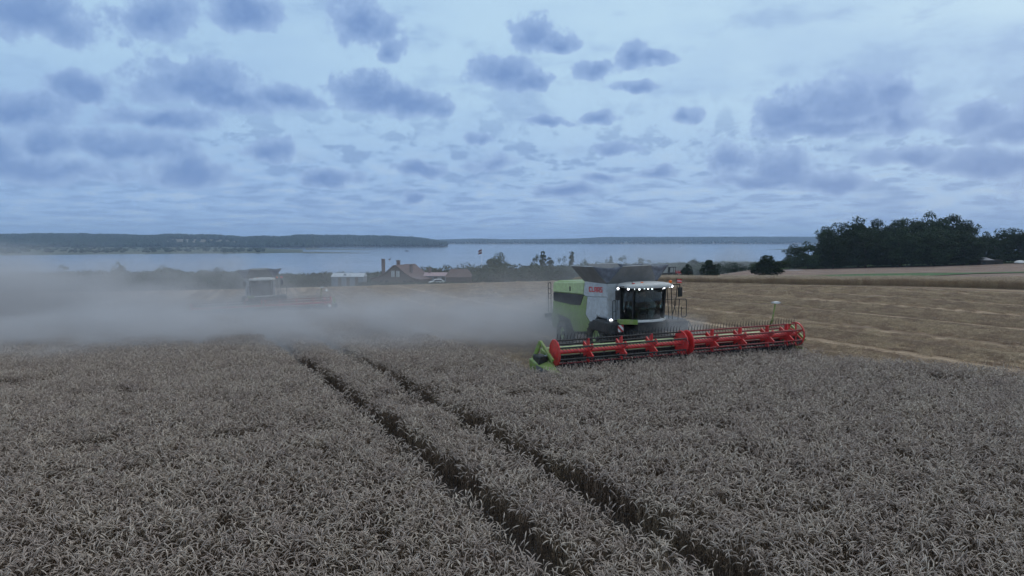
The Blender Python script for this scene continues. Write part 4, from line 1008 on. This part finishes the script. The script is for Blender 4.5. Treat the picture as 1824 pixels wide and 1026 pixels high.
# ------------------------------------------------------------------ farm by the lake
ROOFRED = mat('red_roof_sheet', (.11, .062, .06), .7, var=.2, bump=.3, bscale=8)
ROOFBROWN = mat('brown_roof', (.13, .085, .075), .8, var=.2)
ROOFPINK = mat('faded_roof', (.42, .30, .31), .7, var=.1)
WALLWOOD = mat('brown_boards', (.12, .085, .07), .85, var=.25)
WALLBLUE = mat('blue_grey_wall', (.22, .25, .29), .8, var=.1)
BRICK = mat('chimney_brick', (.16, .11, .10), .9, var=.3, vscale=9)
CURTAIN = mat('curtained_window', (.55, .56, .56), .4, var=.1)
DARKGL = mat('dark_window', (.03, .035, .04), .15, var=.2)
def house():
    d = 158.; b = stand(704, d); h = empty('farmhouse', (b.x, b.y, z_at(511, d)), R(-18), 'red-roofed farmhouse with tall chimneys below the field edge', 'house')
    prof = [(-6.4,1.75),(-4.2,2.2),(-2.3,3.3),(-.2,4.95),(.5,4.95),(2.6,3.3),(4.4,2.2),(6.6,1.7)]
    wall = [(-6.0,-3),(-6.0,1.7),(-4.2,2.08),(-2.3,3.18),(-.2,4.83),(.5,4.83),(2.6,3.18),(4.4,2.08),(6.2,1.65),(6.2,-3)]
    w = MB().prism(wall, XZ, 0, 9).build('wall', WALLWOOD, h)
    rf = MB()
    for (a, b_) in zip(prof[:-1], prof[1:]):
        p = [(a[0],-.5,a[1]),(b_[0],-.5,b_[1]),(b_[0],9.5,b_[1]),(a[0],9.5,a[1])]
        rf.add(p + [(x, y, z + .14) for x, y, z in p], [[0,3,2,1],[4,5,6,7],[0,1,5,4],[1,2,6,5],[2,3,7,6],[3,0,4,7]])
    ro = rf.build('roof', ROOFRED, h)
    for x, y, z0, z1, s in ((-4.4,2.5,.2,6.3,.32),(-1.2,4.,4.0,6.0,.34),(2.9,2.5,2.4,5.1,.30)):
        c = MB().box(x-s, x+s, y-s, y+s, z0, z1).build('chimney', BRICK, ro if z0 > 1 else h); MB().box(x-s-.06, x+s+.06, y-s-.06, y+s+.06, z1, z1+.14).build('chimney_cap', GALV, c if z0 <= 1 else h)
    for x in (-.55, .75):
        f = MB().box(x-.42, x+.42, -.05, -.004, 2.3, 3.75).build('window', CURTAIN, h); MB().box(x-.03, x+.03, -.065, -.051, 2.3, 3.75).build('mullion', WALLWOOD, f)
    for x in (-3.6, -2.2, 2.4, 4.): MB().box(x-.35, x+.35, -.04, -.004, .5, 1.5).build('window', DARKGL, h)
    return h, d
HO, HD = house()
def stork():
    c = at_depth(694, 466.5, HD + 2.8); o = empty('stork', c, R(20), 'dark bird standing on the middle chimney of the farmhouse', 'bird')
    MB().lathe([(0,-.34),(.10,-.2),(.15,.0),(.09,.2),(0,.34)], (0,0,.62), 'x', 10).build('body', BLACK, o, smooth=True)
    MB().tube((.24,0,.70),(.30,0,1.02),.05,.035).tube((.30,0,1.02),(.62,0,.96),.035,.008).build('head', BLACK, o)
    MB().tube((0,.04,0),(0,.04,.55),.014).build('leg', RED, o); MB().tube((0,-.04,0),(0,-.04,.55),.014).build('leg', RED, o)
stork()
def gable(name, px, d, base_py, wpx, wall_py, ridge_py, mroof, mwall, label, dep=5., over=.3, hip=0., rz=0., win=0):
    x = (px - 912) / F * d; h = empty(name, (x, d, z_at(base_py, d)), rz, label, 'building'); W = wpx / F * d / 2
    ze = z_at(wall_py, d) - h.location.z; zr = z_at(ridge_py, d) - h.location.z
    MB().box(-W, W, 0, dep, -2, ze).build('wall', mwall, h)
    o = over
    v = [(-W-o,-o,ze),(W+o,-o,ze),(W+o,dep+o,ze),(-W-o,dep+o,ze),(-W-o+hip,dep/2,zr),(W+o-hip,dep/2,zr)]
    MB().add(v, [[0,1,5,4],[2,3,4,5],[0,4,3],[1,2,5],[3,2,1,0]]).build('roof', mroof, h)
    for k in range(win):
        xx = -W + (k + .5) * 2 * W / win; f = MB().box(xx-.4, xx+.4, -.06, -.004, ze-1.15, ze-.25).build('window', DARKGL, h); MB().box(xx-.45, xx+.45, -.09, -.061, ze-1.22, ze-1.16).build('sill', WHITE, f)
    return h, ze, zr
ROOFPALE = mat('pale_sheet_roof', (.52, .56, .60), .5, var=.06)
h, ze, zr = gable('long_shed', 618, 152., 504, 57, 493, 487.2, ROOFPALE, WALLBLUE, 'long blue-grey shed with pale flat roof left of the farmhouse', 4., .1, win=0)
for x in (-1.7, .2, 2.1): MB().box(x-.35, x+.35, -.03, -.003, -.8, ze-.15).build('door', WALLWOOD, h)
MB().box(-.9, -.4, .62, .72, ze+.25, ze+.62).build('roof_hatch', WALLBLUE, h)
h, ze, zr = gable('outbuilding', 776, 162., 504, 40, 491.5, 486, ROOFPINK, WALLBLUE, 'outbuilding with faded pinkish roof between farmhouse and barn', 5., .3, win=3)
MB().box(-2.0, -1.4, 2.0, 2.6, ze, zr+1.0).build('chimney', BRICK, h)
gable('barn', 816, 160., 506, 44, 494, 480, ROOFBROWN, WALLWOOD, 'barn with steep brown hipped roof right of the farmhouse', 6., .35, 1.2)
h, ze, zr = gable('garden_shed', 1757, 161., 475, 22, 463.5, 458.5, mat('shed_roof', (.13, .155, .20), .5, var=.1), mat('dark_boards', (.04, .035, .03), .9), 'low shed with bluish roof under the trees at right', 4., .3, .6)
MB().box(1.6, 4.2, .4, 3.6, -.5, ze+.1).build('lean_to', MATS['dark_boards'], h)
MB().box(-.9, -.2, -.03, -.004, -.2, ze-.25).build('door', DARKGL, h)
def tent():
    d = 160.; b = stand(1815, d); e = empty('garden_tent', (b.x, b.y, z_at(474, d)), 0, 'small white dome-roofed tent at the right edge under the trees', 'tent')
    MB().lathe([(1.25,.75),(1.2,.95),(.9,1.2),(.5,1.33),(0,1.38)], (0,0,0), 'z', 16).build('canopy', WHITE, e, smooth=True)
    for a in range(4): MB().tube((1.1*math.cos(a*1.571+.6), 1.1*math.sin(a*1.571+.6), -.5), (1.1*math.cos(a*1.571+.6), 1.1*math.sin(a*1.571+.6), .95), .04).build('pole', GALV, e)
tent()
def car_():
    d = 153.; x = (778 - 912) / F * d; e = empty('parked_car', (x, d, z_at(508.5, d)), R(8), 'white car parked below the pinkish-roofed outbuilding, only its top showing', 'car')
    prof = [(-1.9,.3),(-1.9,.75),(-1.5,.85),(-.9,.9),(-.4,1.38),(.9,1.42),(1.6,.95),(1.95,.85),(1.95,.3)]
    MB().prism(prof, XZ, 0, 1.7).build('body', WHITE, e, .06)
    MB().prism([(-.75,.93),(-.36,1.31),(.85,1.34),(1.4,.95)], XZ, -.012, -.003).build('side_glass', DARKGL, e)
    for xx in (-1.2, 1.25):
        MB().lathe([(.0,-.02),(.2,-.03),(.32,-.02),(.32,.2)], (xx, 0, .32), 'y', 16).build('wheel', RUBBER, e)
car_()
def flagpole():
    d = 172.; b = stand(858.5, d); zt = z_at(441.5, d); e = empty('flagpole', b, 0, 'thin white flagpole with a red and white flag by the shore trees', 'flagpole')
    MB().tube((0,0,-.3), (0,0,zt-b.z), .05, .03).build('pole', WHITE, e)
    mats = (mat('flag_red', (.16, .02, .03), .8), WHITE, MATS['flag_red']); hs = (.42, .22, .42); z = zt - b.z - .35
    fl = None
    for k in range(3):
        v = []; N = 7
        for i in range(N): t = i / (N-1); v += [(-.03-t*.85, .06*math.sin(t*7), z-t*.35), (-.03-t*.85, .06*math.sin(t*7), z-hs[k]-t*.35)]
        o = mesh_obj('flag_stripe', v, [[2*i, 2*i+1, 2*i+3, 2*i+2] for i in range(N-1)], mats[k], e); md = o.modifiers.new('thick', 'SOLIDIFY'); md.thickness = .01
        z -= hs[k]
flagpole()
def hedge():
    rng = np.random.default_rng(9); P = []; S = []
    for k in range(120):
        px = rng.uniform(640, 838); d = rng.uniform(141, 146); x = (px-912)/F*d; g = tz(x, d); h = z_at(501.5 + abs(rng.normal())*2.5, d) - g
        if h < .4: h = .5
        P.append((x, d, g)); S.append((h*1.2+.3, h*1.2+.3, h))
    n = len(P); scatter('garden_hedge', P, np.stack([np.zeros(n), np.zeros(n), rng.uniform(0,6.28,n)],1), S, rng.integers(0,6,n), SHRUBS, 'low green garden growth in front of the farm buildings', 'hedge')
hedge()
def boat():
    d = (CAMZ-LAKE)/math.tan(math.atan((447.5-513)/F)+PITCH); x = (725-912)/F*d
    e = empty('moored_boat', (x, d, LAKE), R(4), 'small dark boat lying on the open lake', 'boat')
    MB().add([(-4,0,.9),(-3.4,-.9,.8),(3,-1,.75),(4,0,.85),(3,1,.75),(-3.4,.9,.8),(-3.2,0,-.2),(-2.8,-.5,-.2),(2.8,-.6,-.2),(3.3,0,-.2),(2.8,.6,-.2),(-2.8,.5,-.2)],
             [[0,1,7,6],[1,2,8,7],[2,3,9,8],[3,4,10,9],[4,5,11,10],[5,0,6,11],[6,7,8,9,10,11],[0,5,4,3,2,1]]).build('hull', BLACK, e)
    MB().box(-1.2,1.2,-.6,.6,.78,1.7).build('cabin', WALLWOOD, e, .1)
boat()
def gull(px, py, d, roll, label):
    e = empty('gull', at_depth(px, py, d), 0, label, 'bird', 'gulls over the field'); e.rotation_euler = (.2, roll, .3)
    MB().lathe([(0,-.24),(.06,-.14),(.075,0),(.04,.15),(.015,.24)], (0,0,0), 'x', 8).build('body', WHITE, e, smooth=True)
    for s in (-1, 1): MB().add([(.08,0,.02),(-.10,0,.02),(-.12,s*.28,.12),(.06,s*.28,.14),(-.10,s*.6,.04)], [[0,1,2,3],[3,2,4]]).build('wing', WHITE, e)
gull(582, 518, 78, .1, 'white gull gliding level above the brown field'); gull(586, 546, 58, 1.2, 'white gull banking with wings upright in front of the far reel')

def tractor():
    d = 138.; b = stand(1200, d); e = empty('tractor_with_harrow', (b.x, b.y, b.z), R(6), 'dark tractor with red harrow parked behind the standing wheat strip', 'tractor')
    z0 = z_at(496.5, d) - b.z + .0
    MB().box(-2.6,-.6,-.5,.5,z0+.2,z0+1.2).build('bonnet', BLACK, e, .1)
    cab = MB()
    for x in (-1.1, .1):
        for y in (-.6, .6): cab.tube((x, y, z0+.8), (x*.9, y*.9, z0+2.35), .05)
    cab.build('cab_frame', BLACK, e); MB().box(-1.25,.25,-.75,.75,z0+2.3,z0+2.45).build('cab_roof', BLACK, e, .05)
    MB().box(-1.05,.05,-.58,.58,z0+.85,z0+1.3).build('cab_body', BLACK, e); MB().box(-1.08,-1.06,-.55,.55,z0+1.3,z0+2.28).build('windscreen', GLASS, e)
    for y in (-.85, .85):
        MB().lathe([(.0,-.2),(.7,-.25),(.9,-.2),(.9,.2),(.7,.25),(0,.2)], (-.1,y,z0+.3), 'y', 20).build('wheel', RUBBER, e)
        MB().lathe([(.0,-.15),(.5,-.2),(.6,-.15),(.6,.15),(.5,.2),(0,.15)], (-2.1,y,z0+.05), 'y', 18).build('wheel', RUBBER, e)
    z0 += .42
    MB().box(.3,3.2,-.06,.06,z0+.7,z0+.85).box(.6,3.3,-.9,-.78,z0+.9,z0+1.02).box(.6,3.3,.78,.9,z0+.9,z0+1.02).build('harrow_frame', RED, e)
    for k in range(6): x = .7+k*.5; MB().bar((x,-1.0,z0+.95),(x+.15,1.0,z0+.95),.1,.1).bar((x,-.9,z0+.9),(x+.3,-.9,z0+.1),.08,.06).bar((x,.9,z0+1.3),(x+.2,.9,z0+.2),.08,.06).build('harrow_bar', RED, e)
tractor()

# ------------------------------------------------------------------ dust behind the machines, and the air
def box_obj(name, x0, x1, y0, y1, z0, z1, m):
    mb = MB().box(x0, x1, y0, y1, z0, z1); return mb.build(name, m)
def dust_material():
    m = bpy.data.materials.new('chaff_dust'); m.use_nodes = True; T = NT(m.node_tree); T.n.clear()
    out = T.new('ShaderNodeOutputMaterial'); pv = T.new('ShaderNodeVolumePrincipled')
    pos = T.new('ShaderNodeNewGeometry').outputs['Position']; x, y, z = T.sep(pos)
    # height above the sloping field
    g = T.m('ADD', T.m('MULTIPLY', x, .030), T.m('ADD', T.m('MULTIPLY', y, -.0175), .28))
    h = T.m('MAXIMUM', T.m('SUBTRACT', z, g), 0.)
    n = T.noise(T.vm('MULTIPLY', pos, (.6, .8, 1.1)), .19, 5, .62)
    nn = T.m('SUBTRACT', n, .5)
    # low plume drifting left from the near machine's tail
    u = T.m('ADD', T.m('MULTIPLY', T.m('SUBTRACT', x, 5.2), -PERP.x), T.m('MULTIPLY', T.m('SUBTRACT', y, 39.), -PERP.y * .0))   # metres downwind
    cl = T.m('ADD', 38.2, T.m('MULTIPLY', u, .22))
    wd = T.m('ADD', 3.6, T.m('MULTIPLY', T.m('MAXIMUM', u, 0.), .16))
    lat = T.m('DIVIDE', T.m('SUBTRACT', y, cl), wd); lat = T.m('EXPONENT', T.m('MULTIPLY', T.m('MULTIPLY', lat, lat), -1.))
    top = T.m('ADD', T.m('ADD', T.m('ADD', .65, T.m('MULTIPLY', T.m('MAXIMUM', u, 0.), .025)), T.m('MULTIPLY', T.m('EXPONENT', T.m('MULTIPLY', T.m('MAXIMUM', u, 0.), -.13)), 2.1)), T.m('MULTIPLY', nn, 7.))
    ver = T.ss(T.m('SUBTRACT', h, top), -1.0, 1.3, 1., 0.)
    d1 = T.m('MULTIPLY', T.m('MULTIPLY', T.m('MULTIPLY', lat, ver), T.ss(u, -2.5, 2.)), T.ss(n, .40, .60, .04, .50))
    # high, wide cloud round the far machine, drifting left
    u2 = T.m('MULTIPLY', T.m('ADD', x, 25.), -1.)
    wd2 = T.m('ADD', 9.5, T.m('MULTIPLY', T.m('MAXIMUM', u2, 0.), .25))
    l2 = T.m('DIVIDE', T.m('SUBTRACT', y, T.m('SUBTRACT', 58., T.m('MULTIPLY', T.m('MAXIMUM', u2, 0.), .25))), wd2); l2 = T.m('EXPONENT', T.m('MULTIPLY', T.m('MULTIPLY', l2, l2), -1.))
    top2 = T.m('ADD', T.m('ADD', 2.0, T.m('MULTIPLY', T.m('MAXIMUM', u2, 0.), .115)), T.m('MULTIPLY', nn, 15.))
    v2 = T.ss(T.m('SUBTRACT', h, top2), -1.2, 3.2, 1., 0.)
    d2 = T.m('MULTIPLY', T.m('MULTIPLY', T.m('MULTIPLY', l2, v2), T.ss(u2, -16., 1.)), T.ss(n, .40, .60, .055, .21))
    # thin veil hanging behind both
    v3 = T.m('MULTIPLY', T.ss(h, 1., 8., 1., 0.), T.ss(x, 16., -4., 0., 1.))
    d3 = T.m('MULTIPLY', T.m('MULTIPLY', v3, T.ss(y, 40., 52.)), T.ss(n, .40, .62, .001, .016))
    den = T.m('ADD', d1, T.m('ADD', d2, d3))
    T.put(pv.inputs['Color'], (.76, .755, .765, 1)); T.put(pv.inputs['Density'], den); pv.inputs['Anisotropy'].default_value = .1
    T.l.new(pv.outputs[0], out.inputs['Volume']); m.cycles.volume_sampling = 'DISTANCE'; m.cycles.volume_step_rate = .32
    return m
tag(box_obj('dust_cloud', -92, 14, 31.5, 96, -5.2, 8.5, dust_material()), 'pale chaff dust drifting left from the harvesters', 'dust', None, 'stuff')
def puff_material(name, c, r, dens):
    m = bpy.data.materials.new(name); m.use_nodes = True; T = NT(m.node_tree); T.n.clear()
    out = T.new('ShaderNodeOutputMaterial'); pv = T.new('ShaderNodeVolumePrincipled'); pos = T.new('ShaderNodeNewGeometry').outputs['Position']
    q = T.vm('LENGTH', T.vm('DIVIDE', T.vm('SUBTRACT', pos, tuple(c)), tuple(r)), out=1)
    n = T.noise(pos, 1.6 / r[0], 4, .6); d = T.m('MULTIPLY', T.ss(T.m('ADD', q, T.m('MULTIPLY', T.m('SUBTRACT', n, .5), 1.2)), .15, .85, 1., 0.), dens)
    T.put(pv.inputs['Color'], (.76, .755, .765, 1)); T.put(pv.inputs['Density'], d); T.l.new(pv.outputs[0], out.inputs['Volume']); m.cycles.volume_step_rate = .6
    return m
def puff(name, c, r, dens, label):
    c = Vector(c); b = box_obj(name, c.x-r[0], c.x+r[0], c.y-r[1], c.y+r[1], c.z-r[2], c.z+r[2], puff_material(name, c, r, dens)); tag(b, label, 'dust', None, 'stuff')
puff('header_dust', (*loc(1.0, 1.7), 1.75), (2.2, 1.3, .95), .55, 'thin dust puffing up before the near cab')
puff('machine_dust', (*loc(-2.6, 8.2), 1.3), (4.2, 4.0, 2.3), .16, 'dust hanging along the near harvester side')
c = at_depth(1305, 474, 178); puff('far_dust_plume', c, (10, 8, 7.5), .11, 'faint dust plume between the bushes behind the wheat strip')
puff('bank_dust', at_depth(1120, 476, 149), (32, 7, 7), .07, 'thin dust veil over the bank behind the hopper')
c = at_depth(1412, 488, 150); puff('low_field_dust', c, (5.5, 5, 1.6), .2, 'low dust trailing right of the largest bush')

hz = bpy.data.materials.new('evening_haze'); hz.use_nodes = True; T = NT(hz.node_tree); T.n.clear()
o_ = T.new('ShaderNodeOutputMaterial'); pv = T.new('ShaderNodeVolumePrincipled'); pv.inputs['Color'].default_value = (.62, .78, 1., 1); pv.inputs['Density'].default_value = .00021
T.l.new(pv.outputs[0], o_.inputs['Volume'])
tag(box_obj('haze', -4800, 4800, -1700, 4900, -22, 75, hz), 'thin blue evening haze over the whole landscape', 'haze', None, 'stuff')
print('triangles', sum(len(m.loop_triangles) if m.loop_triangles else len(m.polygons) * 2 for m in bpy.data.meshes))
